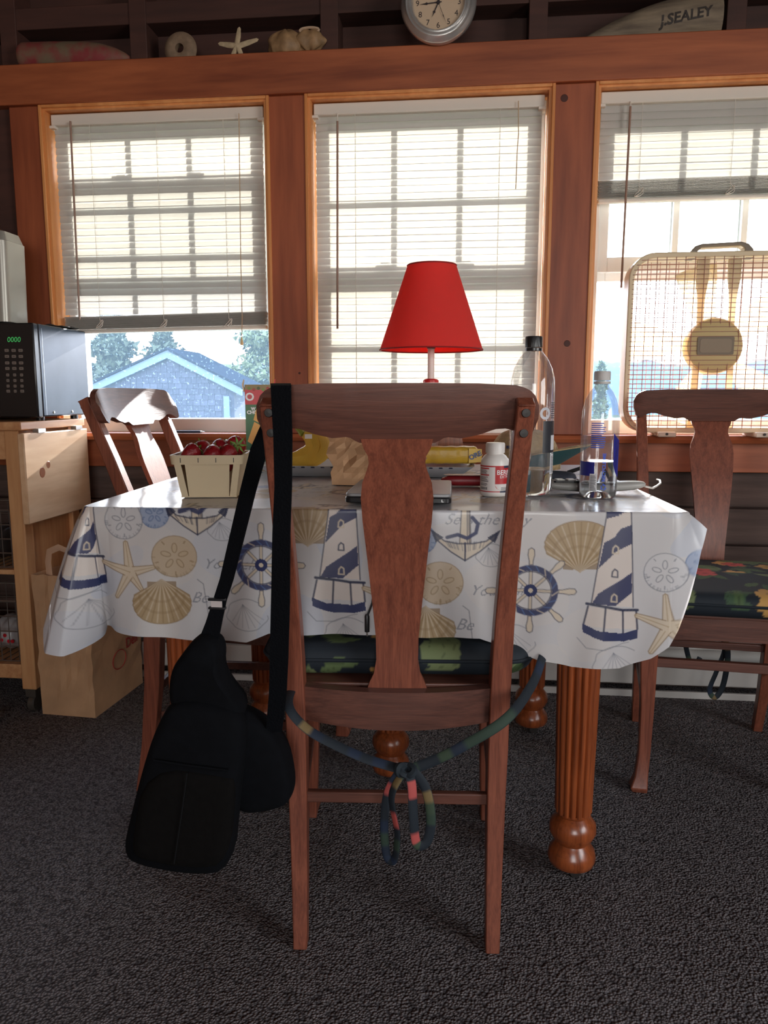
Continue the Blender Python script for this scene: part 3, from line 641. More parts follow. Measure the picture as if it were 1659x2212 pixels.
P = Paint(np.r_[qpx, np.array(tq)], lin(206,203,204))
INK = lin(30,38,72); NV_ = lin(36,46,92); GR = lin(120,122,134); TAN = lin(176,150,112); TAN2 = lin(146,118,82); CRM = lin(214,198,176); BL = lin(84,112,160)
for k in range(60):   # soft washes
    c = (random.uniform(-200, 1900), random.uniform(300, 1500)); P.ell(c, random.uniform(40, 130), random.uniform(30, 80), random.choice((lin(178,190,212), lin(216,208,202), lin(190,196,210))), .35, random.uniform(0, 3))
def dollar(cx, cy, r, fill, ink, petals=True, sq=1.0):
    P.ell((cx, cy), r, r*sq, fill, .85); P.ell((cx, cy), r, r*sq, ink, .8, 0, 1.8)
    for j in range(5):
        a = -PI/2+j*1.257; d = np.array([math.cos(a), math.sin(a)]); c = np.array([cx, cy])
        P.ell(c+d*r*.40, r*.22, r*.11, ink, .9, a, 1.8); P.ell(c+d*r*.40, r*.2, r*.09, fill, .5, a); P.ell(c+d.dot([0, 1])*0+np.array([math.cos(a+.6), math.sin(a+.6)])*r*.8, r*.10, r*.04, ink, .6, a+.6)
    for j in range(30):
        a = random.uniform(0, PI); P.line([(cx+r*math.cos(a), cy+r*math.sin(a)), (cx+r*.86*math.cos(a), cy+r*.86*math.sin(a))], 1.3, ink, .5)
def shell(cx, cy, w, h, up=1):
    hinge = (cx, cy-up*h*.5)
    arc = lambda th, k=1.0: (cx+w*math.sin(th)*k*(1+.015*math.cos(th*26)), cy+up*h*(.02+.48*math.cos(th))*1.0 if k == 1 else hinge[1]+(cy+up*h*(.02+.48*math.cos(th))-hinge[1])*k)
    base = [(cx-w*.48, cy-up*h*.46), (cx-w*.48, cy-up*h*.14), (cx, cy-up*h*.2), (cx+w*.48, cy-up*h*.14), (cx+w*.48, cy-up*h*.46)]
    P.poly(base, TAN2, .8); fan = [hinge]+[arc(t) for t in np.linspace(-1.95, 1.95, 41)]; P.poly(fan, TAN, .95); P.line(fan, 2, TAN2, .9, True)
    for i, t in enumerate(np.linspace(-1.8, 1.8, 19)): P.line([hinge, arc(t, .97)], 2.8, TAN2 if i % 2 else CRM, .6)
    for rr in (.5, .75): P.line([arc(t, rr) for t in np.linspace(-1.7, 1.7, 20)], 6, TAN2, .35)
def star(cx, cy, arms):
    n = len(arms); tips = [np.array(a) for a in arms]; c = np.array([cx, cy]); pts = []
    for i in range(n):
        d = tips[i]-c; L_ = np.linalg.norm(d); d = d/L_; e = np.array([-d[1], d[0]])
        P.poly([c-e*11, c+d*L_*.5-e*8, tips[i]-e*4.5-d*3, tips[i], tips[i]+e*4.5-d*3, c+d*L_*.5+e*8, c+e*11], CRM, .95)
        P.line([c-e*11+d*9, c+d*L_*.5-e*8, tips[i]-e*4.5-d*3, tips[i], tips[i]+e*4.5-d*3, c+d*L_*.5+e*8, c+e*11+d*9], 2, TAN2, .9); P.line([c, tips[i]], 2, TAN, .8)
def wheel(cx, cy):
    for j in range(8):
        a = j*PI/4-PI/2; d = np.array([math.cos(a), math.sin(a)]); e = np.array([-d[1], d[0]]); c = np.array([cx, cy])
        P.line([c+d*14, c+d*44], 8, INK, .85); P.line([c+d*14, c+d*44], 5, CRM, .9)
        h = [c+d*58-e*4, c+d*66-e*4, c+d*80-e*7, c+d*92-e*6, c+d*96, c+d*92+e*6, c+d*80+e*7, c+d*66+e*4, c+d*58+e*4]; P.poly(h, CRM, .9); P.line(h, 1.8, INK, .9, True)
    P.ell((cx, cy), 51, 51, NV_, .95, 0, 13); P.ell((cx, cy), 43, 43, INK, .9, 0, 2.5)
    for j in range(18):
        a = j*PI/9; P.line([(cx+57*math.cos(a), cy+57*math.sin(a)), (cx+46*math.cos(a+.2), cy+46*math.sin(a+.2))], 2.2, BL if j % 3 else CRM, .8)
    P.ell((cx, cy), 14, 14, NV_, 1); P.ell((cx, cy), 5, 5, CRM, .9)
def anchor(cx, cy):
    P.poly([(cx-8, cy-130), (cx+8, cy-130), (cx+13, cy-35), (cx-13, cy-35)], CRM, .9)
    for dx in (-8, 8, 3, 6): P.line([(cx+dx, cy-130), (cx+dx*1.5, cy-35)], 2.2, INK, .85)
    arm = [(cx, cy), (cx-30, cy-20), (cx-62, cy-48), (cx-66, cy-62), (cx-44, cy-44), (cx-16, cy-38), (cx+16, cy-38), (cx+44, cy-44), (cx+66, cy-62), (cx+62, cy-48), (cx+30, cy-20)]
    P.poly(arm, CRM, .8); P.line(arm, 3, INK, .9, True); P.line([(cx, cy), (cx, cy-40)], 3, INK)
    for s in (-1, 1): P.poly([(cx+s*74, cy-70), (cx+s*46, cy-52), (cx+s*62, cy-40)], INK, .9)
    for j in range(22):
        x = random.uniform(-50, 50); P.line([(cx+x, cy-40+abs(x)*-.1), (cx+x*.85+2, cy-20-abs(x)*.25)], 1.4, INK, .6)
    P.line([(cx-38, cy-52), (cx-16, cy-58), (cx+4, cy-50), (cx+22, cy-62), (cx+26, cy-82), (cx+14, cy-96)], 8, NV_, .95)
def light_house(ox, oy):
    q = lambda a: [(ox+x/3.19, oy+y/3.19) for x, y in a]
    P.poly(q([(470,-30),(625,-30),(660,640),(385,620)]), lin(222,210,202), .95)
    P.poly(q([(455,190),(520,150),(560,90),(632,60),(640,190),(540,245),(425,370)]), NV_, .95); P.poly(q([(640,395),(648,535),(540,632),(388,620),(430,545),(560,455)]), NV_, .95)
    P.poly(q([(470,20),(470,-30),(620,-30),(560,-5)]), NV_, .95)
    for a in ([(470,-30),(385,620)], [(625,-30),(660,640)]): P.line(q(a), 2.6, INK, .9)
    for y in (235, 400, 575): P.line(q([(512,y+25),(515,y-10),(530,y-28),(548,y-15),(550,y+28)]), 3, INK if y == 400 else CRM, .95, True)
    P.poly(q([(440,-70),(655,-70),(630,-30),(465,-30)]), lin(222,210,202), .9)
    for x in (450, 500, 550, 600, 645): P.line(q([(x,-75),(545+(x-545)*.75,-25)]), 4, INK, .9)
    P.line(q([(430,-78),(665,-70)]), 10, INK, .95)
    P.poly(q([(368,640),(685,668),(695,800),(335,780)]), lin(222,210,202), .9); P.line(q([(355,622),(480,640),(590,660),(690,660)]), 6, INK, .95)
    for a in ([(478,650),(470,815)], [(592,665),(600,825)], [(365,640),(338,775)], [(682,670),(694,795)]): P.line(q(a), 4, INK, .9)
    P.poly(q([(330,765),(430,812),(600,828),(697,795),(698,862),(612,886),(470,882),(418,866),(335,828)]), NV_, .97)
    P.line(q([(300,870),(360,940),(480,950),(600,900),(640,890)]), 1.6, GR, .8)
def glyphs(body, x, y, size, col=GR, a=.75):
    mb = text_mb(body, size, shear=.45, align='LEFT'); V = mb.v
    for f in mb.f: P.poly([(x+V[i][0], y-V[i][1]) for i in f], col, a)
def sketch_shell(cx, cy, r):
    P.line([(cx+r*math.cos(a)*(1+.06*math.sin(7*a)), cy+r*math.sin(a)*.8) for a in np.linspace(0, 5.4, 30)], 1.7, GR, .75)
    for a in np.linspace(.3, 2.6, 7): P.line([(cx-r*.2, cy-r*.5), (cx+r*.85*math.cos(a), cy+r*.68*math.sin(a))], 1.3, GR, .6)
for vrow in (0, -1, -2, 1):
    for kx in (-2, -1, 0, 1, 2, 3):
        ox, oy = 575*kx-190*vrow, 50*kx+430*vrow
        if not (-700 < ox < 1700): continue
        glyphs('Yourself', 424+ox, 1230+oy, 34); glyphs('Be', 396+ox, 1308+oy, 36); glyphs('Seas the Day', 368+ox+2, 1072+oy, 34)
        sketch_shell(520+ox, 1345+oy, 46); sketch_shell(165+ox, 1340+oy, 52); sketch_shell(470+ox, 1150+oy, 32)
        P.line([(412+ox, 1265+oy), (425+ox, 1275+oy), (432+ox, 1330+oy), (436+ox, 1370+oy)], 2, INK, .6)
        shell(655+ox, 1128+oy, 74, 112, -1)
        dollar(322+ox, 1116+oy, 32, lin(150,166,196), BL); light_house(560+ox, 1060+oy); anchor(415+ox, 1163+oy)
        star(263+ox, 1250+oy, [(255+ox, 1178+oy), (322+ox, 1236+oy), (292+ox, 1292+oy), (228+ox, 1312+oy), (196+ox, 1228+oy)])
        dollar(253+ox, 1132+oy, 42, lin(208,206,208), GR); dollar(363+ox, 1213+oy, 49, lin(196,172,140), TAN2, True, .97); wheel(554+ox, 1229+oy)
        shell(333+ox, 1318+oy, 64, 104, 1)
cm = mesh('tablecloth', MB().add(cv, cf)); P.apply(cm)
clo = obj('tablecloth', cm, vcol('vinyl_cloth', .36, .25, .12, 14, .12), None, smooth=60); clo.location = (*TC, 0); clo.rotation_euler = (0, 0, TR)
tag(clo, 'white vinyl tablecloth printed with lighthouses, ship wheels, anchors and shells', 'tablecloth')
# ================================================================== BASEBOARD HEATER
ht = thing('baseboard_heater', 'long white baseboard heater along the foot of the window wall', 'heater', (.2, 2.5, 0))
M_heat = plain('heater_enamel', lin(196,190,184), .5)
obj('front_panel', MB().box(-1.35, 2.2, -.060, -.054, .045, .125), M_heat, ht, bevel=.002)
obj('back_panel', MB().box(-1.35, 2.2, .025, .034, .012, .165), M_heat, ht, smooth=0)
obj('top_cap', MB().box(-1.35, 2.2, -.045, .034, .158, .166), M_heat, ht, bevel=.002)
obj('base_strip', MB().box(-1.35, 2.2, -.062, -.05, 0, .022), M_heat, ht, bevel=.002)
obj('fin_pipe', MB().tube([(-1.34, -.01, .08), (2.19, -.01, .08)], .02, 8), plain('fin_dark', (.03,.03,.03), .6), ht)

# ================================================================== BOX FAN
fan = thing('box_fan', 'cream box fan with wire grille standing on the window sill', 'fan', (.735, 2.455, ZS+.012))
fo = rounded(-.268, .268, 0, .527, .075, 8); fi = rounded(-.252, .252, .016, .511, .062, 8); NF = len(fo)
fm = MB(); fm.loft([[(a, -.035, c) for a, c in fo], [(a, .045, c) for a, c in fo], [(a, .045, c) for a, c in fi], [(a, -.035, c) for a, c in fi]], loop=True)
obj('fan_housing', fm, M_cream, fan, smooth=50, bevel=.003)
def grille(y, r):
    g = MB()
    def ext(v, lo, hi, rad):     # half-length of a wire inside the rounded opening
        d = min(v-lo, hi-v); return 0 if d >= rad else rad-math.sqrt(max(0, rad*rad-(rad-d)**2))
    for x in np.linspace(-.243, .243, 19):
        e = ext(x, -.258, .258, .06); g.tube([(x, y, .012+e), (x, y, .515-e)], r, 4)
    for z in np.linspace(.022, .505, 36):
        e = ext(z, .010, .517, .06); g.tube([(-.258+e, y-.002, z), (.258-e, y-.002, z)], r*.8, 4)
    return g
M_wire = plain('grille_wire', lin(170,128,118), .45)
obj('front_grille', grille(-.034, .00125), M_wire, fan, smooth=0)
obj('rear_grille', grille(.043, .0010), plain('grille_wire_rear', lin(190,150,140), .45), fan, smooth=0)
cz = PY(1545, 747, 2.42)[2]-ZS-.012; cxf = PY(1545, 747, 2.42)[0]-.735
M_hub = plain('hub_cream', lin(200,176,120), .5)
hub = obj('motor_hub', MB().lathe([(.0, .036), (.060, .036), (.079, .031), (.083, .022), (.083, -.010), (.0, -.010)], (cxf, 0, cz), 40, axis='Y'), M_hub, fan, smooth=50)
obj('hub_badge', MB().prism(rounded(cxf-.052, cxf+.052, cz-.026, cz+.026, .004), -.0400, -.0365), plain('badge_brown', lin(120,104,84), .5), hub, smooth=0)
obj('badge_panel', MB().prism(rounded(cxf-.045, cxf+.045, cz-.020, cz+.020, .008), -.0410, -.0402), plain('badge_face', lin(140,122,98), .5), hub, smooth=0)
M_blade = clear('fan_blade', (.86,.74,.56), .03, .2, .35, (.95,.86,.70))  # blades made pale and see-through to imitate the glare behind them
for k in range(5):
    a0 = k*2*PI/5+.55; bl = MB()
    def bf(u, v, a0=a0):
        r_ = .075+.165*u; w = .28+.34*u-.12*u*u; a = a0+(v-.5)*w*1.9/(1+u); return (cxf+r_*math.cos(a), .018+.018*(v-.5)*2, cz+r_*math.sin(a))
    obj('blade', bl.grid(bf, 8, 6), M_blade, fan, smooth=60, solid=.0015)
M_strut = translucent('strut_cream', lin(214,200,172), lin(240,226,200), .4)
for dx in (-.045, .045):
    xt = cxf+dx; obj('strut', MB().beam([(xt, -.022, cz+.06), (xt, -.022, cz+.13), (xt, -.022, .40), (xt, -.022, .45), (xt, -.022, .508)], [(.017, .008), (.019, .008), (.021, .009), (.034, .010), (.036, .010)]), M_strut, fan, smooth=40)
for dx in (-.050, .050):
    xt = cxf+dx; obj('strut', MB().beam([(xt, -.022, .014), (xt, -.022, .06), (xt, -.022, cz-.05)], [(.034, .010), (.020, .008), (.017, .008)]), M_strut, fan, smooth=40)
hx = cxf+.006
hp = [(hx-.096, .51), (hx-.088, .531), (hx-.074, .546), (hx-.055, .552), (hx+.055, .556), (hx+.076, .550), (hx+.090, .535), (hx+.096, .51)]; hn = [(hx-.072, .51), (hx-.066, .532), (hx-.056, .540), (hx+.054, .544), (hx+.064, .538), (hx+.070, .51)]
obj('handle', MB().prism(hp+hn[::-1], -.018, .018), plain('handle_grey', lin(120,108,94), .5), fan, smooth=30, bevel=.003)
obj('control_knob', MB().lathe([(.022, 0), (.022, .018), (.014, .024)], (.205, 0, .527), 20), plain('handle_grey', lin(120,108,94), .5), fan)
for dx in (-.14, .14): 
    ft = obj('foot', MB().box(dx-.026, dx+.026, -.060, .060, -.012, .003), plain('foot_white', lin(226,216,200), .5), fan, bevel=.003)
    obj('screw', MB().lathe([(.004, .003), (.004, 0)], (dx-.002, -.060, .0-.003), 10, axis='Y'), M_dkmetal, ft)

# ================================================================== LAMP
ZTB = ZC_+.0018
LX, LY = PY(930, 900, 2.19)[0], 2.19
def zpx(y, Y): return PY(930, y, Y)[2]
lamp = thing('table_lamp', 'lamp with plain red shade and a red and white lighthouse base', 'lamp', (LX, LY, ZTB))
M_red = plain('red_paint', lin(190,40,44), .4); M_lw = plain('white_paint', lin(232,224,216), .4)
zr = zpx(822, LY)-ZTB; zs0 = zpx(756, LY)-ZTB; zs1 = zpx(574, LY)-ZTB
obj('lamp_base', MB().lathe([(.075, 0), (.075, .012), (.066, .018), (.06, .02)], seg=32), M_red, lamp)
z1, z2 = zpx(985, LY)-ZTB, zpx(951, LY)-ZTB
obj('tower', MB().lathe([(.058, .02), (.0545, max(z2, .05)), ], seg=32), M_lw, lamp)
zb2 = max(z2, .05)
obj('tower_band', MB().lathe([(.0545, zb2), (.043, zb2+.06)], seg=32), M_red, lamp)
obj('tower', MB().lathe([(.043, zb2+.06), (.030, zr-.006)], seg=32), M_lw, lamp)
obj('gallery', MB().lathe([(.022, zr-.008), (.022, zr), (.017, zr+.004), (.012, zr+.005)], seg=24), M_red, lamp)
obj('stem', MB().lathe([(.0095, zr), (.0095, zs0+.01)], seg=20), M_lw, lamp)
obj('socket', MB().lathe([(.012, zs0+.004), (.013, zs0+.02), (.013, zs0+.06), (.008, zs0+.062)], seg=20), plain('socket_grey', (.05,.05,.05), .4), lamp)
M_shade = translucent('red_shade', lin(246,104,98), lin(255,96,84), .68, .8)
rb_, rt_ = .143, .067
sh = MB(); n = 48
for i in range(n+1):
    a = 2*PI*(i % n)/n
rings = [[(r_*math.cos(2*PI*j/n), r_*math.sin(2*PI*j/n), z) for j in range(n)] for r_, z in ((rb_, zs0), (rt_, zs1), (rt_-.001, zs1), (rb_-.001, zs0))]
shd = obj('lamp_shade', MB().loft(rings, loop=True), M_shade, lamp, smooth=50)
for r_, z in ((rb_, zs0), (rt_, zs1)):
    tr = MB(); tr.tube([(r_*math.cos(a), r_*math.sin(a), z) for a in np.linspace(0, 2*PI, 48, endpoint=False)], .0022, 6, loop=True)
    obj('shade_trim', tr, plain('shade_trim', lin(150,28,32), .7), shd)
sp = MB()
for k in range(3): sp.tube([(0, 0, zs1-.01), (rt_*math.cos(k*2.09), rt_*math.sin(k*2.09), zs1)], .0012, 5)
sp.tube([(0, 0, zs0+.06), (0, 0, zs1-.01)], .002, 6); obj('spider', sp, M_steel, shd)

# ================================================================== THINGS ON THE TABLE
# --- strawberry basket
bk = thing('berry_basket', 'pale wooden berry basket holding strawberries', 'basket', (-.514, 1.512, ZTB), math.radians(9))
M_bw = translucent('basket_veneer', lin(222,204,170), lin(230,200,150), .15)
def panel(w0, w1, h, t=.0016): return MB().loft([[(-w0/2, 0, 0), (w0/2, 0, 0), (w0/2, t, 0), (-w0/2, t, 0)], [(-w1/2, 0, h), (w1/2, 0, h), (w1/2, t, h), (-w1/2, t, h)]])
for k in range(4):
    pn = panel(.078, .088, .082); tilt = math.radians(9)
    Mx = Matrix.Rotation(k*PI/2, 4, 'Z') @ Matrix.Translation((0, -.052, 0)) @ Matrix.Rotation(tilt, 4, 'X'); obj('side_slat', pn.xf(Mx), M_bw, bk, smooth=0)
for kx in (-1, 1):
    for ky in (-1, 1):
        cpost = MB().loft([[(kx*.053, ky*.040, 0), (kx*.053, ky*.053, 0), (kx*.040, ky*.053, 0), (kx*.041, ky*.041, 0)], [(kx*.066, ky*.053, .08), (kx*.066, ky*.066, .08), (kx*.053, ky*.066, .08), (kx*.054, ky*.054, .08)]]); obj('corner_slat', cpost, M_bw, bk, smooth=0)
obj('basket_floor', MB().box(-.054, .054, -.054, .054, 0, .002), M_bw, bk, smooth=0)
rim = []
ro = rounded(-.070, .070, -.070, .070, .012, 4); ri = rounded(-.066, .066, -.066, .066, .010, 4)
obj('rim_band', MB().loft([[(a, c, .066) for a, c in ro], [(a*1.03, c*1.03, .084) for a, c in ro], [(a*1.03, c*1.03, .084) for a, c in ri], [(a, c, .066) for a, c in ri]], loop=True), M_bw, bk, smooth=30)
for k in range(4): obj('staple', MB().box(-.050+.034*k, -.0488+.034*k, -.0725, -.0715, .070, .079), M_dkmetal, bk, smooth=0)
M_berry = plain('strawberry', lin(128,18,26), .32, noise=.25, nscale=160, bump=.5); M_calyx = plain('calyx', lin(96,130,50), .6)
bmat = bk.location; br = Matrix.Translation(bmat) @ Matrix.Rotation(math.radians(9), 4, 'Z')
bme = mesh('berry_body', MB().lathe([(.001, -.021), (.008, -.017), (.014, -.006), (.0175, .005), (.0165, .013), (.010, .018), (.002, .0185)], seg=16))
cx_ = MB()
for k in range(7):
    a = k*2*PI/7; cx_.add([(.002*math.cos(a+1.5), .002*math.sin(a+1.5), .019), (.008*math.cos(a-.3), .008*math.sin(a-.3), .020), (.018*math.cos(a), .018*math.sin(a), .0185+.004*(k % 2)), (.008*math.cos(a+.3), .008*math.sin(a+.3), .020)], [(0, 1, 2, 3)])
cx_.tube([(0, 0, .018), (.002, 0, .028)], .001, 5); cme = mesh('calyx', cx_)
spots = [(-.036,-.040,.086,1.1,2.4),(.004,-.036,.083,1.3,1.2),(.034,-.028,.083,.9,-.4),(.044,.010,.098,1.5,.6),(.012,.006,.092,1.2,3.4),(-.022,.016,.088,1.0,.2),(-.045,.030,.082,1.2,1.9),(.02,.045,.088,1.3,-1.1),(-.01,-.008,.064,1.2,.9),(.036,.038,.086,1.1,2.2),(-.028,-.008,.060,1.4,.5),(.03,-.01,.062,1.0,2.9)]
for i, (x, y, z, tl, az_) in enumerate(spots):
    p = br @ Vector((x, y, z)); s = thing('strawberry', 'ripe red strawberry heaped in the wooden berry basket', 'strawberry', p, az_, 'strawberries in the basket'); s.rotation_euler = (-tl if i % 3 else tl, .2*math.sin(i), az_ if i % 3 == 0 else .5*math.sin(az_*3)); s.scale = (1.12,)*3 if i == 3 else (1, 1, 1)
    if i == 3: s['label'] = 'largest strawberry, lying highest on the heap in the berry basket'
    obj('berry', bme, M_berry, s, smooth=60); obj('calyx', cme, M_calyx, s, smooth=0)

# --- serving tray with bananas and a snack packet
ty0 = 1.960
tray = thing('serving_tray', 'shallow oblong tray with navy and white chevron rim under bananas', 'tray', (-.255, ty0, ZTB), math.radians(2))
def trf(o, z): return [(a, c, z) for a, c in o]
to = rounded(-.27, .27, -.115, .115, .03, 5); tb = rounded(-.235, .235, -.085, .085, .03, 5); ti = rounded(-.262, .262, -.107, .107, .028, 5); tbi = rounded(-.23, .23, -.08, .08, .028, 5)
M_tray = plain('tray_white', lin(196,200,206), .35)
obj('tray_body', MB().loft([trf(tb, 0), trf(to, .028), trf(ti, .028), trf(tbi, .004)]), M_tray, tray, smooth=40)
ch = MB()
for k in range(18):
    x = -.20+.024*k
    for s in (-1, 1): ch.add([(x, -.1125, .0265), (x+.007, -.1125, .0265), (x+.007+s*.009, -.0955, .0120), (x+s*.009, -.0955, .0120)], [(0, 1, 2, 3)])
ch.v = [(a, b-.0012, c) for a, b, c in ch.v]
obj('chevron_band', ch, plain('navy_print', lin(34,50,92), .4), tray, smooth=0)
bn = thing('banana_bunch', 'bunch of yellow bananas with green stems on the tray', 'bananas', (-.440, 1.945, ZTB+.006), math.radians(8))
M_ban = plain('banana_skin', lin(226,184,74), .45, noise=.10, nscale=18); M_bang = plain('banana_green', lin(140,150,60), .5); M_bant = plain('banana_tip', lin(60,46,30), .7)
for k in range(4):
    R_ = (.046, .066, .080, .060)[k]; oy = (-.034, -.014, .012, .034)[k]; pts = []; rs = []
    for t in np.linspace(0, 1, 16):
        a = math.radians(-112+185*t)
        pts.append((R_*math.cos(a), oy+.006*math.sin(t*PI), .070+R_*.64*math.sin(a))); rs.append(.0205*min(1, .30+2.8*min(t, 1-t)) if t < .93 else .0085)
    pts = [(p[0], p[1], p[2]) for p in pts]
    g = obj('banana', MB().tube(pts[:15], rs[:15], 6), M_ban, bn, smooth=40)
    obj('stem', MB().tube([pts[14], (pts[14][0]-.018, pts[14][1]*.6, pts[14][2]+.020), (pts[14][0]-.034, pts[14][1]*.25, pts[14][2]+.030)], [.009, .007, .008], 6), M_bang, g)
    obj('tip', MB().tube([pts[0], (pts[0][0]-.008, pts[0][1], pts[0][2]+.002)], [.005, .003], 6), M_bant, g)
obj('sticker', MB().box(.028, .046, -.0562, -.0540, .086, .097), plain('sticker', lin(230,226,220), .4), bn)
yp = thing('snack_packet', 'crinkled yellow snack packet lying on the tray rim', 'packet', (-.045, 1.945, ZTB+.029), math.radians(5))
def ypf(u, v):
    x = -.082+.164*u; a = 2*PI*v; e = max(.05, min(1, min(u, 1-u)*9)); sx = abs(math.cos(a))**.4*math.copysign(1, math.cos(a)); sz = abs(math.sin(a))**.4*math.copysign(1, math.sin(a))
    return (x, .026*sx*(e*.4+.6)+.0004*math.sin(u*40), .022+.0215*sz*e+.0005*math.sin(u*31+a*3))
obj('wrapper', MB().grid(ypf, 40, 33), plain('yellow_wrap', lin(200,160,52), .3, noise=.12, nscale=30, bump=.5), yp, smooth=60)
obj('end_panel', MB().add([(.046, -.0285, .004), (.078, -.0275, .006), (.078, -.0275, .038), (.046, -.0285, .040)], [(0, 1, 2, 3)]), plain('yellow_panel', lin(228,190,96), .4), yp, smooth=0)
obj('lettering', text_wall('ORE', .017, (.062, -.0295, .022), right=(.9, 0, .42), up=(-.42, 0, .9), bold=.0006), plain('letter_blue', lin(96,110,150), .5), yp, smooth=0)
# --- kraft bag on the table
def crumple_bag(t, w, d, h, amp, seed, mat, flare=0.0, nu=12, nv=10):
    r = np.random.default_rng(seed); o = []
    per = []
    for k in range(nu): per.append((-w/2+w*k/nu, -d/2))
    for k in range(nu//2): per.append((w/2, -d/2+d*k/(nu//2)))
    for k in range(nu): per.append((w/2-w*k/nu, d/2))
    for k in range(nu//2): per.append((-w/2, d/2-d*k/(nu//2)))
    rings = []
    for j in range(nv):
        v = j/(nv-1); rings.append([(x*(1+flare*v)+r.normal()*amp*min(1, v*3)+(-.012*v if abs(x) == w/2 and 0 else 0), y*(1+flare*v)+r.normal()*amp*min(1, v*3), h*v+(r.normal()*amp*.6 if j == nv-1 else 0)) for x, y in per])
    return MB().loft(rings, cap=False).add([(-w/2, -d/2, .0005), (w/2, -d/2, .0005), (w/2, d/2, .0005), (-w/2, d/2, .0005)], [(0, 1, 2, 3)])
pb = thing('paper_bag', 'small crumpled brown paper bag standing on the table behind the chair splat', 'paper bag', (-.205, 1.735, ZTB), math.radians(-6))
obj('bag_body', crumple_bag(pb, .185, .095, .165, .0042, 11, M_paper, .10, 12, 13), M_paper, pb, smooth=0, solid=.0006)
# --- laptop
lp = thing('laptop', 'closed grey laptop with black base at the table front edge', 'laptop', (-.128, 1.512, ZTB), math.radians(1))
obj('laptop_base', MB().prism(rounded(-.098, .098, -.122, .122, .012), .003, .014, axis='Z'), M_black, lp, bevel=.002)
obj('laptop_lid', MB().prism(rounded(-.097, .097, -.120, .122, .012), .0143, .0205, axis='Z'), plain('lid_grey', lin(150,150,152), .4, .3), lp, bevel=.0015)
obj('front_mark', MB().box(.080, .0815, -.1226, -.1221, .006, .011).box(.080, .084, -.1226, -.1221, .006, .0072), plain('mark_white', (.8,.8,.8), .5), lp, smooth=0)
for sx in (-1, 1): obj('rubber_foot', MB().lathe([(.006, 0), (.006, .003)], (sx*.08, 0, 0), 10), M_black, lp)
# --- pill bottle
def patch(r, a0, a1, z0, z1, n=24, c=(0, 0)):
    return MB().grid(lambda u, v: (c[0]+r*math.sin(a0+(a1-a0)*u), c[1]-r*math.cos(a0+(a1-a0)*u), z0+(z1-z0)*v), n, 2)
def wrap_text(body, size, r, a, z, vert=False, **k):
    mb = text_mb(body, size, **k)
    def m(p):
        x, y = (p[0], p[1]) if not vert else (-p[1], p[0]); an = a+x/r; return (r*math.sin(an), -r*math.cos(an), z+y)
    mb.v = [m(p) for p in mb.v]; return mb
def bars(r, a0, a1, z0, z1, n, horiz=True, seed=1):
    rr = random.Random(seed); mb = MB()
    for k in range(n):
        if horiz: z = z0+(z1-z0)*k/n; h = (z1-z0)/n*.45; q = patch(r, a0, a0+(a1-a0)*rr.uniform(.7, 1), z, z+h, 6)
        else: a = a0+(a1-a0)*k/n; q = patch(r, a, a+(a1-a0)/n*rr.uniform(.25, .8), z0, z1, 2)
        mb.add(q.v, q.f)
    return mb
pc = PZ(1062, 1074, ZTB); R0 = .0285
pill = thing('pill_bottle', 'white supplement bottle with red label beside the water bottles', 'bottle', (pc[0]+.006, pc[1]+.027, ZTB))
M_pw = plain('bottle_white', lin(232,228,224), .35)
obj('bottle_body', MB().lathe([(.024, 0), (.0275, .003), (R0, .007), (R0, .064), (.027, .073), (.021, .081), (.0165, .084), (.0165, .090)], seg=40), M_pw, pill, smooth=50)
def ridge(a, z): return 1+.012*math.cos(a*40)
obj('cap', MB().lathe([(.019, .086), (.019, .103), (.0175, .106)], seg=120, mod=ridge), M_pw, pill, smooth=50)
obj('label_wrap', patch(R0+.0002, -2.3, 2.3, .008, .062, 60), plain('label_white', lin(228,222,220), .4), pill)
obj('label_red', patch(R0+.0004, .0, 1.7, .026, .062, 24), plain('label_red', lin(186,34,40), .4), pill)
rcn = MB()
rcn.add([(( R0+.0004)*math.sin(a), -(R0+.0004)*math.cos(a), z) for a, z in [(1.7, .026)]+[(.0+.30*(1-math.cos(t))*1.0, .026-.011*math.sin(t)) for t in np.linspace(0, PI/2, 8)]+[(1.0, .0148), (1.7, .0148)]], [tuple(range(11))]); obj('label_red', rcn, plain('label_red', lin(186,34,40), .4), pill, smooth=0)
obj('label_red', patch(R0+.0004, -2.3, 2.3, .0595, .062, 60), plain('label_red', lin(186,34,40), .4), pill)
obj('label_navy', patch(R0+.0006, .62, 1.6, .0575, .062, 14), plain('label_navy', lin(44,50,74), .4), pill)
obj('label_stripe', patch(R0+.0004, -2.3, .35, .010, .0118, 40), plain('label_red', lin(186,34,40), .4), pill)
obj('label_navy', patch(R0+.0006, .35, 1.6, .009, .0125, 14), plain('label_navy', lin(44,50,74), .4), pill)
M_txt = plain('print_dark', lin(70,66,72), .5); M_txw = plain('print_white', (.85,.85,.85), .5)
obj('lettering', wrap_text('BERBERINE', .0130, R0+.0008, .10, .0485, align='LEFT', bold=.0002), M_txw, pill, smooth=0)
obj('lettering', wrap_text('EXTRACT', .0080, R0+.0008, .32, .040, align='LEFT'), M_txw, pill, smooth=0)
fp = MB()
for z0_, z1_, nn in ((.046, .0545, 4), (.030, .041, 6), (.0225, .028, 3)):
    q = bars(R0+.0006, -1.25, -.42, z0_, z1_, nn, True, nn); fp.add(q.v, q.f)
q = bars(R0+.0006, .42, 1.3, .0135, .0205, 4, True, 9); fp.add(q.v, q.f); q = bars(R0+.0006, -1.15, -.55, .0145, .0195, 16, False, 2); fp.add(q.v, q.f)
obj('fine_print', fp, M_txt, pill, smooth=0)
rd = MB()
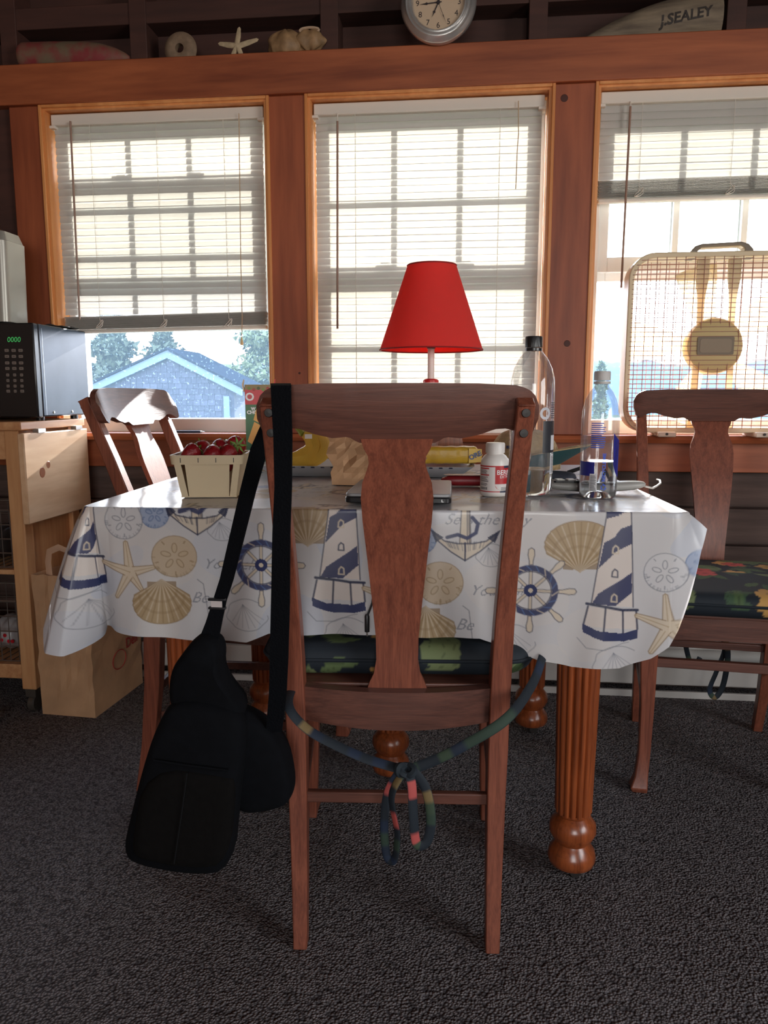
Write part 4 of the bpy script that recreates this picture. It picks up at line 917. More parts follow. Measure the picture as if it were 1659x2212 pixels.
for z in (.0552, .0425): q = patch(R0+.0006, -1.25, -.42, z, z+.0022, 8); rd.add(q.v, q.f)
obj('red_headings', rd, plain('label_red', lin(186,34,40), .4), pill, smooth=0)
# --- water bottles
M_pet = clear('clear_pet', (.965,.97,.975), .05, .40, .07, (.9,.93,1.0)); M_wat = water_mat(); M_blue = plain('label_blue', lin(40,80,190), .5); M_dblue = plain('label_deep_blue', lin(36,40,130), .45)
def shell_of(prof, t=.0006): return prof+[(max(r-t, .0005), z) for r, z in prof[::-1]]
bc = PZ(1160, 1074, ZTB); bb = thing('water_bottle', 'tall clear water bottle with black cap, little water left', 'bottle', (bc[0]-.012, bc[1]+.032, ZTB)); bb.scale = (1, 1, 1.03)
RB = .0435; HB = .300
prof = [(.001, .004), (.022, .003), (.030, 0), (.039, .003), (RB, .012), (RB, .205), (.0425, .222), (.0375, .243), (.028, .262), (.018, .274), (.0135, .279), (.0135, .290)]
obj('bottle_body', MB().lathe(prof, seg=48, cap=False), M_pet, bb, smooth=60)
obj('water', MB().lathe([(.0005, .0055), (.021, .0045), (.030, .0025), (.0355, .0045), (RB-.001, .013), (RB-.001, .052), (.0005, .052)], seg=48), M_wat, bb, smooth=40)
obj('cap', MB().lathe([(.0165, .283), (.0165, .301), (.0155, .3035)], seg=120, mod=ridge), M_black, bb, smooth=40)
obj('cap_ring', MB().lathe([(.0165, .2765), (.0165, .2815)], seg=40), M_black, bb, smooth=40)
M_lab = plain('label_grey_black', lin(40,42,48), .4); M_lw2 = plain('label_pale', lin(214,214,218), .5)
obj('label_panel', patch(RB+.0004, .45, 1.45, .085, .145, 16), M_lab, bb)
obj('label_panel', patch(RB+.0006, .95, 1.50, .090, .118, 12), M_lw2, bb)
q1 = bars(RB+.0004, .9, 1.45, .150, .182, 8, True, 3); obj('fine_print', q1, M_txt, bb, smooth=0)
obj('barcode_panel', patch(RB+.0004, .95, 1.4, .044, .082, 10), M_lw2, bb); obj('barcode', bars(RB+.0008, 1.0, 1.35, .047, .080, 12, True, 4), M_txt, bb, smooth=0)
obj('lettering', wrap_text('O', .030, RB+.0005, .55, .158, bold=.0012), plain('pale_print', lin(200,200,206), .5), bb, smooth=0)
sc_ = PZ(1297, 1078, ZTB); sb = thing('water_bottle', 'half full clear water bottle with white cap and blue label', 'bottle', (sc_[0]-.002, sc_[1]+.024, ZTB)); sb.scale = (1, 1, 1.13)
RS = .036
prof = [(.001, .012), (.012, .010), (.024, .002), (.030, 0), (.034, .003), (RS, .010), (RS, .135), (.0345, .152), (.030, .168), (.022, .182), (.0145, .190), (.0125, .194), (.0125, .205)]
obj('bottle_body', MB().lathe(prof, seg=48, cap=False), M_pet, sb, smooth=60)
obj('water', MB().lathe([(.0005, .0135), (.012, .0115), (.024, .0035), (.030, .0015), (.0335, .0042), (RS-.001, .011), (RS-.001, .064), (.0005, .064)], seg=48), M_wat, sb, smooth=40)
obj('cap', MB().lathe([(.0155, .201), (.0155, .214), (.0145, .2165)], seg=120, mod=ridge), plain('cap_grey', lin(190,186,184), .45), sb, smooth=40)
obj('cap_ring', MB().lathe([(.0158, .195), (.0158, .1995)], seg=40), plain('cap_grey', lin(190,186,184), .45), sb, smooth=40)
obj('fine_print', bars(RS+.0004, -.62, .15, .088, .132, 13, True, 5), M_blue, sb, smooth=0)
obj('label_emblem', MB().add([((RS+.0005)*math.sin(a), -(RS+.0005)*math.cos(a), z) for a, z in ((.62, .113), (1.0, .103), (1.25, .100), (1.25, .036), (1.0, .040), (.8, .048), (.66, .060))], [tuple(range(7))]), M_dblue, sb, smooth=0)
obj('blue_stripe', patch(RS+.0003, -1.4, -.38, .040, .064, 14), M_dblue, sb)
obj('barcode_panel', patch(RS+.0005, -.62, -.22, .014, .044, 8), M_lw2, sb); obj('barcode', bars(RS+.0009, -.58, -.26, .016, .042, 14, True, 6), M_txt, sb, smooth=0)
obj('lettering', wrap_text('RECYCLE ME', .0085, RS+.0006, .12, .055, vert=True, bold=.0003), M_blue, sb, smooth=0)
rcy = MB()
for k in range(3):
    a0 = k*2*PI/3+.4; q = [(.0052*math.cos(a0+t), .0052*math.sin(a0+t)) for t in np.linspace(0, 1.2, 6)]+[(.0075*math.cos(a0+1.25), .0075*math.sin(a0+1.25)), (.004*math.cos(a0+1.75), .004*math.sin(a0+1.75)), (.0018*math.cos(a0+1.2), .0018*math.sin(a0+1.2))]+[(.0032*math.cos(a0+t), .0032*math.sin(a0+t)) for t in np.linspace(1.2, 0, 6)]
    rcy.add([((RS+.0006)*math.sin(.12+x/RS), -(RS+.0006)*math.cos(.12+x/RS), .0215+y) for x, y in q], [tuple(range(len(q)))])
obj('recycle_mark', rcy, M_blue, sb, smooth=0)
# --- red case
rcs = thing('glasses_case', 'slim dark red glasses case beside the white pill bottle', 'case', (.010, 1.712, ZTB), math.radians(4))
def case_f(u, v):
    a = 2*PI*v; e = abs(2*u-1); w = (1-e**5)**.5; s_ = math.sin(a)
    return (-.068+.136*u, .020*math.cos(a)*w, .012+.012*math.copysign(abs(s_)**.6, s_)*max(w, .3))
obj('case_body', MB().grid(case_f, 30, 25), plain('case_red', lin(150,36,44), .4), rcs, smooth=60)
obj('case_top', MB().prism([(x*.94, y*.85) for x, y in [(-.066, 0), (-.055, -.015), (0, -.0195), (.055, -.015), (.066, 0), (.055, .015), (0, .0195), (-.055, .015)]], .0243, .0252, axis='Z'), plain('case_pale', lin(216,190,176), .5), rcs, smooth=0)
# --- cap with visor
hat = thing('baseball_cap', 'tan corduroy baseball cap with teal under the brim', 'cap', (.140, 1.945, ZTB+.0), math.radians(-22))
M_cord = plain('tan_corduroy', lin(178,152,112), .9, noise=.15, nscale=140, bump=.6); M_teal = plain('teal_lining', lin(52,96,100), .8)
obj('crown', MB().grid(lambda u, v: ((.090+.008*math.sin(6*u*PI)*0)*math.cos(2*PI*u)*math.cos(v*PI/2*.98)**.6, .075*math.sin(2*PI*u)*math.cos(v*PI/2*.98)**.6, .02+.095*math.sin(v*PI/2)), 40, 14), M_cord, hat, smooth=60, solid=.002)
def brim(u, v):
    a = -1.15+2.3*u; r_ = .082+.082*v*math.cos(a*.75); return (r_*math.cos(a), .92*r_*math.sin(a), .030-.020*(a/1.15)**2*(.4+.6*v)+.052*v)
obj('brim', MB().grid(brim, 24, 8), M_cord, hat, smooth=60, solid=.002)
obj('brim_lining', MB().grid(lambda u, v: (lambda p: (p[0], p[1], p[2]-.0025))(brim(u, v)), 24, 8), M_teal, hat, smooth=60)
obj('crown_mark', MB().box(-.02, .012, -.0772, -.0758, .072, .079), plain('cap_navy', lin(50,58,84), .7), hat)
# --- glasses pouch, phone handset and cord
pch = thing('eyeglass_pouch', 'dark grey soft pouch lying behind the tall water bottle', 'pouch', (.196, 1.80, ZTB), math.radians(-20))
obj('pouch_body', MB().grid(lambda u, v: ((-.055+.11*u), .024*math.cos(2*PI*v)*(1-abs(2*u-1)**4)**.5, .014+.0135*math.sin(2*PI*v)*(1-abs(2*u-1)**4)**.5), 24, 21), plain('pouch_grey', lin(58,62,76), .7), pch, smooth=60)
obj('pouch_strap', MB().tube([(.03, .02, .022), (.06, .035, .034), (.085, .03, .014), (.10, .01, .006), (.115, -.01, .005)], .005, 8), M_black, pch)
ph = thing('phone_handset', 'grey corded handset with black keypad beside half full bottle', 'phone', (.262, 1.615, ZTB), math.radians(6))
def phf(u, v):
    x = -.105+.21*u; w = .021*(1-abs(2*u-1)**6)**.4; a = 2*PI*v; h = .0105*(1-abs(2*u-1)**5)**.5
    return (x, w*math.cos(a), .0125+.012*(2*u-1)**2*.5+h*math.copysign(abs(math.sin(a))**.7, math.sin(a)))
obj('handset_body', MB().grid(phf, 40, 25), plain('handset_grey', lin(168,166,162), .4), ph, smooth=60)
obj('keypad', MB().prism(rounded(-.088, .035, -.017, .017, .006), .0225, .0265, axis='Z'), M_black, ph, bevel=.001)
for k in range(15): 
    i, j = k % 5, k//5; o = obj('key', MB().prism(rounded(-.081+.0225*i, -.065+.0225*i, -.0135+.0095*j, -.0065+.0095*j, .002), .0265, .0285, axis='Z'), plain('key_grey', lin(196,194,190), .4), ph, smooth=0)
obj('handset_cord', MB().tube([(.104, 0, .013), (.13, .03, .006), (.155, .08, .004), (.185, .14, .004), (.205, .20, .004), (.212, .24, .002)], .0022, 6), plain('cord_white', lin(214,208,200), .5), ph)
# --- cracker box
cb = thing('cracker_box', 'red and green cracker box standing on the table under the window', 'box', (-.795+.0, 2.17, ZTB), math.radians(14))
pl_, pr_ = PY(527, 880, 2.14), PY(590, 880, 2.14); cb.location = ((pl_[0]+pr_[0])/2, 2.165, ZTB); wbx = (pr_[0]-pl_[0])/2*1.02; hbx = PY(555, 831, 2.14)[2]-ZTB; zg = PY(555, 874, 2.14)[2]-ZTB; zy = PY(555, 842, 2.14)[2]-ZTB
M_bxr = plain('box_red', lin(196,30,44), .4); M_bxg = plain('box_green', lin(44,104,52), .4); M_bxy = plain('box_top', lin(150,130,88), .5)
obj('carton', MB().box(-wbx, wbx, -.022, .022, 0, hbx), M_bxg, cb, smooth=0)
obj('red_panel', MB().box(-wbx-.0003, wbx+.0003, -.0226, .0226, zg, zy), M_bxr, cb, smooth=0); obj('top_panel', MB().box(-wbx-.0003, wbx+.0003, -.0226, .0226, zy, hbx+.0004), M_bxy, cb, smooth=0)
obj('open_flap', MB().beam([(-wbx-.002, 0, hbx-.02), (-wbx-.006, 0, hbx), (-wbx-.003, 0, hbx+.014)], [(.004, .04), (.004, .04), (.002, .036)]), plain('box_inside', lin(214,190,160), .6), cb)
obj('open_flap', MB().beam([(wbx-.004, 0, hbx), (wbx-.001, 0, hbx+.016)], [(.004, .04), (.002, .036)]), M_bxr, cb)
obj('lettering', text_wall('O', .030, (-wbx+.013, -.0232, (zg+zy)/2), bold=.001), M_txw, cb, smooth=0)
obj('lettering', text_wall('W', .011, (-wbx+.022, -.0232, zg-.012), bold=.0007), M_txw, cb, smooth=0); obj('lettering', text_wall('CHO', .013, (-wbx+.019, -.0232, zg-.022), bold=.0008), M_txw, cb, smooth=0)
obj('cracker_print', MB().add([(-wbx+.004, -.0232, .07), (-wbx+.03, -.0232, .052), (-wbx+.05, -.0232, .11), (-wbx+.024, -.0232, .125)], [(0, 1, 2, 3)]).add([(-wbx+.022, -.0233, .13), (-wbx+.045, -.0233, .118), (-wbx+.055, -.0233, .15), (-wbx+.03, -.0233, .16)], [(0, 1, 2, 3)]), plain('cracker', lin(236,180,104), .6), cb, smooth=0)
for i in range(5): obj('top_dot', MB().lathe([(.0045, 0), (.0045, .0004)], (-wbx+.012+.013*i, -.0226, hbx-.010-.004*(i % 2)), 12, axis='Y'), plain('dot_%d' % (i % 3), (lin(120,140,70), lin(170,70,60), lin(90,100,60))[i % 3], .5), cb, smooth=0)
# --- wooden shape behind the packet, charging cable, pen
nh = thing('napkin_holder', 'small brown wooden napkin holder with curved edge behind yellow packet', 'napkin holder', (-.046, 2.096, ZTB))
obj('holder_plate', MB().prism([(-.035, .012), (.035, .012), (.037, .05), (.030, .085), (.012, .108), (-.012, .108), (-.030, .085), (-.037, .05)], -.005, .005), M_leg, nh, smooth=30); obj('holder_foot', MB().box(-.036, .036, -.013, .013, 0, .012), M_leg, nh, bevel=.002)
Pa = PY(803, 1318, 1.335); cab = MB().tube([(Pa[0]+.012, 1.318, ZTB-.002-.10), (Pa[0]+.004, 1.315, Pa[2]+.02), (Pa[0]-.006, 1.312, Pa[2])], .0022, 6)
cbl = thing('charging_cable', 'thin black charging cable hanging before the tablecloth', 'cable', (Pa[0], 1.31, ZTB-.25))
TO = Vector((Pa[0], 1.31, ZTB-.25))
pts = [(-.128+.07, 1.40, ZTB+.004), (-.128+.06, 1.345, ZTB+.003), (Pa[0]+.02, 1.318, ZTB-.01), (Pa[0]+.012, 1.312, ZTB-.10), (Pa[0]+.004, 1.310, Pa[2]+.02), (Pa[0]-.005, 1.308, Pa[2]-.004)]
obj('cable_lead', MB().tube([Vector(p)-TO for p in pts], .0020, 6), M_black, cbl); e = Vector(pts[-1])-TO
obj('plug_tip', MB().lathe([(.0045, -.028), (.0045, 0), (.003, .004)], e, 12), M_black, cbl); obj('plug_pin', MB().lathe([(.0015, -.036), (.0015, -.028)], e, 8), M_steel, cbl)
Pp = PY(400, 932, 2.47); pen = thing('pen', 'dark pen lying on the window sill behind the side chair', 'pen', (Pp[0], 2.475, ZS+.0045), math.radians(3))
obj('pen_barrel', MB().tube([(-.055, 0, 0), (.05, 0, 0)], .0042, 10), plain('pen_blue', lin(52,60,84), .4), pen); obj('pen_tip', MB().tube([(.05, 0, 0), (.064, 0, 0)], [.004, .0008], 10), M_steel, pen)

# ================================================================== CART, MICROWAVE, COFFEE MAKER
CXR = -1.292; cart = thing('kitchen_cart', 'pine kitchen cart with a folded down leaf below the microwave', 'cart', (-1.55, 2.26, 0))
cx0, cy0 = -1.55, 2.26
def cbx(x0, x1, y0, y1, z0, z1): return MB().box(x0-cx0, x1-cx0, y0-cy0, y1-cy0, z0, z1)
obj('cart_top', cbx(-1.84, -1.262, 2.07, 2.44, .862, .886), M_pinex, cart, bevel=.003)
for x0, y0 in ((CXR-.045, 2.105), (CXR-.045, 2.385), (-1.83, 2.105), (-1.83, 2.385)):
    lg = obj('leg', cbx(x0, x0+.045, y0, y0+.045, .075, .862), M_pine, cart, bevel=.003)
    obj('caster', MB().lathe([(.022, -.011), (.026, -.007), (.026, .007), (.022, .011)], (x0+.022-cx0, y0+.022-cy0, .026), 20, axis='X').box(x0+.006-cx0, x0+.038-cx0, y0+.006-cy0, y0+.040-cy0, .050, .075), plain('caster_grey', lin(70,64,58), .4), lg)
obj('side_board', cbx(CXR-.03, CXR-.015, 2.15, 2.385, .12, .862), M_pine, cart, smooth=0)
obj('front_rail', cbx(-1.785, CXR-.045, 2.115, 2.135, .775, .862), M_pinex, cart, bevel=.002)
obj('bottom_shelf', cbx(-1.785, CXR-.045, 2.115, 2.40, .105, .15), M_pinex, cart, bevel=.002)
leaf = obj('drop_leaf', cbx(-1.272, -1.252, 2.065, 2.435, .592, .853), wood('leaf_pine', lin(206,160,120), lin(232,196,158), 'Y', 4, 9, .38, .1), cart, bevel=.003)
kn_ = plain('knot', lin(160,96,60), .5)
for y, z, a in ((2.15, .735, .016), (2.185, .755, .011)): obj('wood_knot', MB().lathe([(a, 0), (a*.9, .0005)], (-1.252-cx0, y-cy0, z), 14, axis='X'), kn_, leaf, smooth=0)
for y in (2.14, 2.36): obj('hinge', cbx(-1.268, -1.250, y, y+.04, .852, .864), M_steel, cart)
# wire baskets inside the cart
def basket(label, z0, z1):
    t = thing('wire_basket', label, 'basket', (-1.56, 2.25, z0), 0, 'wire baskets in the cart'); m = MB(); hx_, hy_, h = .20, .11, z1-z0
    for z in np.linspace(0, h, 5): m.tube([(-hx_, -hy_, z), (hx_, -hy_, z), (hx_, hy_, z), (-hx_, hy_, z)], .0022 if z < h else .004, 5, loop=True)
    for x in np.linspace(-hx_, hx_, 15):
        for s in (-1, 1): m.tube([(x, s*hy_, 0), (x, s*hy_, h)], .0016, 4)
        m.tube([(x, -hy_, 0), (x, hy_, 0)], .0016, 4)
    obj('wire_frame', m, plain('basket_wire', lin(120,112,106), .4, .6), t); return t
basket('wire basket on the cart bottom shelf, packed with folded packages', .152, .34); obj_shelf = obj('middle_shelf', cbx(-1.785, CXR-.045, 2.115, 2.40, .43, .445), M_pinex, cart, bevel=.002)
basket('wire basket on the cart middle shelf below the drop leaf', .447, .62)
for i, (lab, x, z, col) in enumerate((('white packet with red dots folded in the bottom wire basket', -1.44, .158, lin(180,176,176)), ('dark red packet tucked in the bottom wire basket', -1.56, .158, lin(96,30,36)), ('dark wrapped bundle in the cart middle wire basket', -1.46, .453, lin(60,54,52)))):
    t = thing('food_packet', lab, 'packet', (x, 2.25, z)); rr_ = np.random.default_rng(40+i)
    obj('packet_body', MB().grid(lambda u, v: ((u-.5)*.10*(1+.05*math.sin(9*v)), .075*math.cos(2*PI*v)*(1-abs(2*u-1)**5)**.4, .055+.05*math.sin(2*PI*v)*(1-abs(2*u-1)**5)**.5+.004*math.sin(20*u+9*v)), 20, 25), plain('packet_%d' % i, col, .4, bump=.4, nscale=30), t, smooth=60)
    if i == 0:
        for k in range(7): obj('red_dot', MB().lathe([(.006, 0), (.006, .001)], (-.035+.012*k, -.074, .05+.012*math.sin(k*2)), 10, axis='Y'), M_bxr, t, smooth=0)
# microwave
MX = -1.252; mw = thing('microwave', 'black microwave oven with keypad and green clock on the pine cart', 'microwave', (-1.47, 2.30, .886), 0)
mx0, my0 = -1.47, 2.30; y0m, y1m, zm0, zm1 = 2.150, 2.462, .012, .282
M_mwside = plain('microwave_steel', lin(58,62,70), .28, .55, noise=.2, nscale=9)
obj('cabinet', MB().box(-1.70-mx0, MX-mx0, y0m+.028-my0, y1m-my0, zm0, zm1), M_mwside, mw, bevel=.004)
fpn = obj('control_panel', MB().box(-1.376-mx0, MX-mx0, y0m-my0, y0m+.027-my0, zm0-.002, zm1), plain('mw_black', (.010,.010,.011), .25), mw, bevel=.004)
obj('oven_door', MB().box(-1.70-mx0, -1.378-mx0, y0m-my0, y0m+.027-my0, zm0-.002, zm1), plain('mw_black', (.010,.010,.011), .25), mw, bevel=.004)
def mpx(x, y): p = PY(x, y, y0m); return p[0]-mx0, p[2]-.886
fy = y0m-my0-.0008
x_, z_ = mpx(30, 734); M_led = plain('led_green', (.02,.2,.05), .5, emit=(.12,.9,.22), es=.07)
obj('clock_digits', text_wall('0000', .021, (x_, fy, z_), shear=.12), M_led, fpn, smooth=0)
M_key = plain('key_dim', lin(120,108,100), .6); M_keyt = plain('key_print', lin(50,46,44), .6)
rows = [(757, 3, .011), (770, 3, .011), (784, 3, .011), (796, 3, .011), (810, 0, .0075), (822, 0, .0075), (834, 0, .0075), (845, 1, .0095)]
for ry, kd, hw in rows:
    for q, cxp in enumerate((15, 30, 45)):
        x, z = mpx(cxp+(ry-757)*.04, ry); w = hw/2 if kd != 1 or q != 1 else .0035
        key = obj('key', MB().prism(rounded(x-w*1.15, x+w*1.15, z-.0042, z+.0042, .0018, 2), fy-.0012, fy+.0006), M_key, fpn, smooth=0)
        obj('key_legend', MB().box(x-w*.6, x+w*.6, fy-.0015, fy-.0012, z-.0008, z+.0008), M_keyt, key, smooth=0)
for y in (y0m+.06, y1m-.05):
    for x in (-1.68, MX-.03): obj('foot', MB().lathe([(.012, 0), (.012, .013)], (x-mx0, y-my0, 0), 14), M_black, mw)
for y in (2.235, 2.345): obj('screw', MB().lathe([(.0045, 0), (.003, .0025)], (MX-mx0, y-my0, .024), 10, axis='X'), M_steel, mw)
obj('vent_seam', MB().box(MX-mx0-.001, MX-mx0+.0006, 2.193-my0, 2.196-my0, .016, .270), plain('seam', (.25,.26,.28), .3, .8), mw, smooth=0)
tw = thing('dish_cloth', 'dark cloth lying crumpled on top of the microwave', 'cloth', (-1.325, 2.375, 1.1695))
obj('cloth_sheet', MB().grid(lambda u, v: ((u-.5)*.14, (v-.5)*.10, .004+.007*(math.sin(7*u+2*v)*math.sin(5*v+1))**2*min(1, 6*min(u, 1-u))), 24, 20), plain('cloth_dark', lin(52,44,42), .9), tw, smooth=60, solid=.003)
cf = thing('coffee_maker', 'tall silver and black coffee maker standing on the microwave', 'coffee maker', (-1.495, 2.265, 1.1695)); 
xe = PY(63, 600, 2.20)[0]-(-1.42); xi = PY(20, 600, 2.20)[0]-(-1.42); zt = PY(60, 515, 2.20)[2]-1.1695
M_silver = plain('silver_plastic', lin(170,168,160), .35, .35)
obj('water_tank', MB().loft([[(a, c, z) for a, c in rounded(xi-.0, xe-.004+.006*(z/zt), -.06, .06, .02, 5)] for z in (.008, zt*.5, zt)]), M_silver, cf, smooth=50)
obj('tank_lid', MB().loft([[(a, c, zt+.001) for a, c in rounded(xi+.002, xe, -.058, .058, .02, 5)], [(a, c, zt+.028) for a, c in rounded(xi+.004, xe-.008, -.05, .05, .02, 5)], [(a, c, zt+.040) for a, c in rounded(xi-.004, xi+.016, -.04, .04, .006, 5)]]), M_silver, cf, smooth=40)
obj('body', MB().loft([[(a, c, z) for a, c in rounded(-.16, xi-.002, -.085, .085, .03, 5)] for z in (0, zt+.01)]), M_black, cf, smooth=50, bevel=.003)
obj('brew_head', MB().loft([[(a, c, z) for a, c in rounded(-.15+d, xi+.008-d, -.08+d, .08-d, .03, 5)] for z, d in ((zt+.010, 0), (zt+.045, .006), (zt+.062, .025))]), M_black, cf, smooth=50)
obj('chrome_handle', MB().tube([(-.10, -.085, zt+.055), (-.04, -.088, zt+.072), (xi-.02, -.07, zt+.060)], .006, 8), M_steel, cf)
obj('drip_tray', MB().box(-.13, xi-.02, -.13, -.085, 0, .02), M_black, cf, bevel=.004)
# grocery bag on the floor
gb = thing('grocery_bag', 'brown paper grocery bag with red lettering beside the pine cart', 'paper bag', (-1.178, 2.245, 0), math.radians(-4))
obj('bag_body', crumple_bag(gb, .175, .295, .435, .0020, 21, M_paper, .02, 10, 12), M_paper, gb, smooth=0, solid=.0006)
M_hand = plain('bag_handle', lin(206,168,140), .7)
for s in (-1, 1):
    obj('handle', MB().tube([(-.045, s*.13, .41), (-.048, s*.13, .47), (-.035, s*.13-.01, .505), (0, s*.13-.015, .520), (.035, s*.13-.01, .505), (.046, s*.13, .47), (.045, s*.13, .41)], .010, 8, flat=.12), M_hand, gb, smooth=40)
M_deli = plain('deli_red', lin(176,50,44), .6)
obj('lettering', text_wall('Deli', .046, (.0945, .075, .172), right=(0, 1, .05), up=(0, -.05, 1), bold=.001), M_deli, gb, smooth=0)
obj('ring_print', MB().tube([(.0940, -.005+.04*math.cos(a), .135+.03*math.sin(a)) for a in np.linspace(0, 2*PI, 30, endpoint=False)], .0015, 4, loop=True), M_deli, gb)
mt = thing('door_mat', 'grey mat with curled edge beside the cart caster', 'mat', (-1.43, 1.93, 0))
obj('mat_sheet', MB().grid(lambda u, v: (-.20+.26*u, -.16+.26*v+.03*u, .004+.028*max(0, u-.55)**2/.2+.006*math.sin(v*5)*u), 24, 14), plain('mat_grey', lin(96,88,82), .95, bump=.8, nscale=200), mt, smooth=60, solid=.006)

# ================================================================== SHOULDER BAG
YBAG = 1.125
bag = thing('shoulder_bag', 'black shoulder bag hanging by its strap from the near chair', 'bag', (PY(430, 1700, YBAG)[0], YBAG, .2)); BO = np.array([bag.location.x, YBAG, .2])
M_bag = plain('bag_black', (.0022,.0026,.0040), .9, spec=.15, noise=.2, nscale=60, bump=.2); M_bag2 = plain('bag_panel', (.0042,.0036,.0034), .9, spec=.12, noise=.15, nscale=80, bump=.2); M_strap = plain('strap_web', (.0022,.0027,.0042), .9, spec=.12, bump=.5, nscale=300)
def pillow(px_pts, Y, thick, back=.3, rings=6):
    P_ = np.array([PY(x, y, Y)-BO for x, y in px_pts]); c = P_.mean(0); L_ = []
    for k in range(-rings, rings+1):
        t = k/rings; s = (1-abs(t)**2.6)**.42 if abs(t) < 1 else .80; s = .80+.20*s if abs(t) < 1 else .78
        L_.append([(c[0]+(p[0]-c[0])*s, t*thick/2, c[2]+(p[2]-c[2])*s) for p in P_])
    return MB().loft(L_)
def smooth_poly(pts, it=2):
    for _ in range(it):
        q = []
        for i in range(len(pts)):
            a, b = np.array(pts[i]), np.array(pts[(i+1) % len(pts)]); q += [a*.75+b*.25, a*.25+b*.75]
        pts = q
    return [tuple(p) for p in pts]
front = smooth_poly([(378,1502),(345,1560),(318,1640),(290,1750),(272,1830),(300,1860),(430,1882),(505,1872),(518,1720),(538,1560),(500,1520)])
fb = obj('bag_front', pillow(front, YBAG, .055), M_bag, bag, smooth=50)
pocket = smooth_poly([(318,1648),(500,1672),(512,1690),(496,1862),(425,1872),(305,1852),(284,1828)])
mp_ = pillow(pocket, YBAG-.02, .03); obj('front_pocket', mp_, M_bag2, fb, smooth=50).location = (0, -.020, 0)
zp = [np.array(PY(x, y, YBAG-.030))-BO for x, y in ((334,1640),(400,1650),(494,1662))]; obj('zipper', MB().tube([(p[0], p[1]-.004, p[2]) for p in zp], .002, 6), M_bag, fb)
sm = [np.array(PY(x, y, YBAG-.030))-BO for x, y in ((408,1665),(398,1740),(380,1860))]; obj('seam', MB().tube([(p[0], p[1]-.008, p[2]) for p in sm], .0010, 5), plain('seam_grey', (.010,.010,.011), .8, spec=.1), fb)
gus = smooth_poly([(500,1520),(560,1545),(615,1600),(634,1680),(632,1725),(600,1742),(520,1752),(500,1700)])
obj('bag_gusset', pillow(gus, YBAG+.035, .06), M_bag, bag, smooth=50).location = (0, .040, 0)
topp = smooth_poly([(432,1365),(470,1370),(482,1400),(478,1440),(500,1480),(535,1520),(520,1560),(400,1560),(372,1510),(376,1440),(400,1405)])
obj('bag_top', pillow(topp, YBAG+.02, .06), M_bag, bag, smooth=50).location = (0, .02, 0)
def strap(pts, w, name='strap', mat=None, th=.0022):
    rings = []
    for x, y, Y, ww in pts:
        p = np.array(PY(x, y, Y))-BO; h = ww/2; rings.append([(p[0]-h, p[1]-th, p[2]), (p[0]+h, p[1]-th, p[2]), (p[0]+h, p[1]+th, p[2]), (p[0]-h, p[1]+th, p[2])])
    return obj(name, MB().loft(rings), mat or M_strap, bag, smooth=30)
strap([(606,828,1.140,.030),(607,833,1.116,.030),(608,870,1.112,.029),(611,940,1.112,.028),(612,1050,1.112,.026),(608,1150,1.114,.027),(606,1300,1.120,.029),(603,1420,1.130,.029),(600,1500,1.140,.028),(592,1580,1.150,.026)], .03)
strap([(606,828,1.140,.030),(606,833,1.172,.030),(602,880,1.190,.030),(578,930,1.212,.030),(560,970,1.212,.029),(536,1060,1.195,.026),(512,1160,1.175,.024),(490,1250,1.165,.022),(474,1300,1.155,.022),(462,1345,1.145,.026),(450,1385,1.140,.032)], .03)
s1 = np.array(PY(470,1302,1.152))-BO
obj('strap_slider', MB().box(s1[0]-.014, s1[0]+.014, s1[1]-.006, s1[1]+.002, s1[2]-.010, s1[2]-.006).box(s1[0]-.014, s1[0]+.014, s1[1]-.006, s1[1]+.002, s1[2]+.004, s1[2]+.008), M_black, bag, bevel=.001)
obj('slider_patch', MB().box(s1[0]-.009, s1[0]+.009, s1[1]-.0055, s1[1]-.0045, s1[2]-.006, s1[2]+.004), plain('patch_grey', lin(190,180,178), .5), bag, smooth=0)

# ================================================================== LEDGE DISPLAY
ZL = ZT+.0005; YLG = 2.545
by = thing('wooden_buoy', 'weathered red and cream wooden buoy lying on the ledge', 'buoy', (PY(165, 100, YLG)[0], YLG, ZL)); 
pL, pR = PY(50, 120, YLG)[0]-by.location.x, PY(280, 120, YLG)[0]-by.location.x; RBU = .048
bp_ = []
for t, r_ in ((0, .86), (.02, .97), (.3, 1), (.6, .98), (.75, .86), (.88, .58), (.97, .25), (1, .08)): bp_.append((RBU*r_, pL+(pR-pL)*t))
bprof = MB()
rings = []
for t in np.linspace(0, 1, 40):
    r_ = RBU*interp(t, [(0, .86), (.02, .97), (.3, 1), (.6, .98), (.75, .86), (.88, .60), (.97, .28), (1, .10)]); zc = max(r_, RBU*.86)*1.0; x = pL+(pR-pL)*t
    rings.append([(x, r_*math.cos(2*PI*j/28), RBU*.98-.012*t+r_*math.sin(2*PI*j/28)) for j in range(28)])
m, nt, b = newmat('buoy_paint'); N = nt.nodes; L = nt.links; tcb = N.new('ShaderNodeTexCoord'); nz = N.new('ShaderNodeTexNoise'); nz.inputs['Scale'].default_value = 16; nz.inputs['Detail'].default_value = 7; rp = N.new('ShaderNodeValToRGB')
L.new(tcb.outputs['Object'], nz.inputs['Vector']); L.new(nz.outputs['Fac'], rp.inputs[0]); L.new(rp.outputs[0], b.inputs['Base Color']); b.inputs['Roughness'].default_value = .7
rp.color_ramp.elements[0].position = .40; rp.color_ramp.elements[0].color = (*lin(112,94,74), 1); rp.color_ramp.elements[1].position = .62; rp.color_ramp.elements[1].color = (*lin(128,46,48), 1)
obj('buoy_body', MB().loft(rings), m, by, smooth=50)
rg_ = thing('stone_ring', 'round grey ring with a centre hole on the ledge', 'ring', (PY(390, 100, YLG)[0], YLG, ZL))
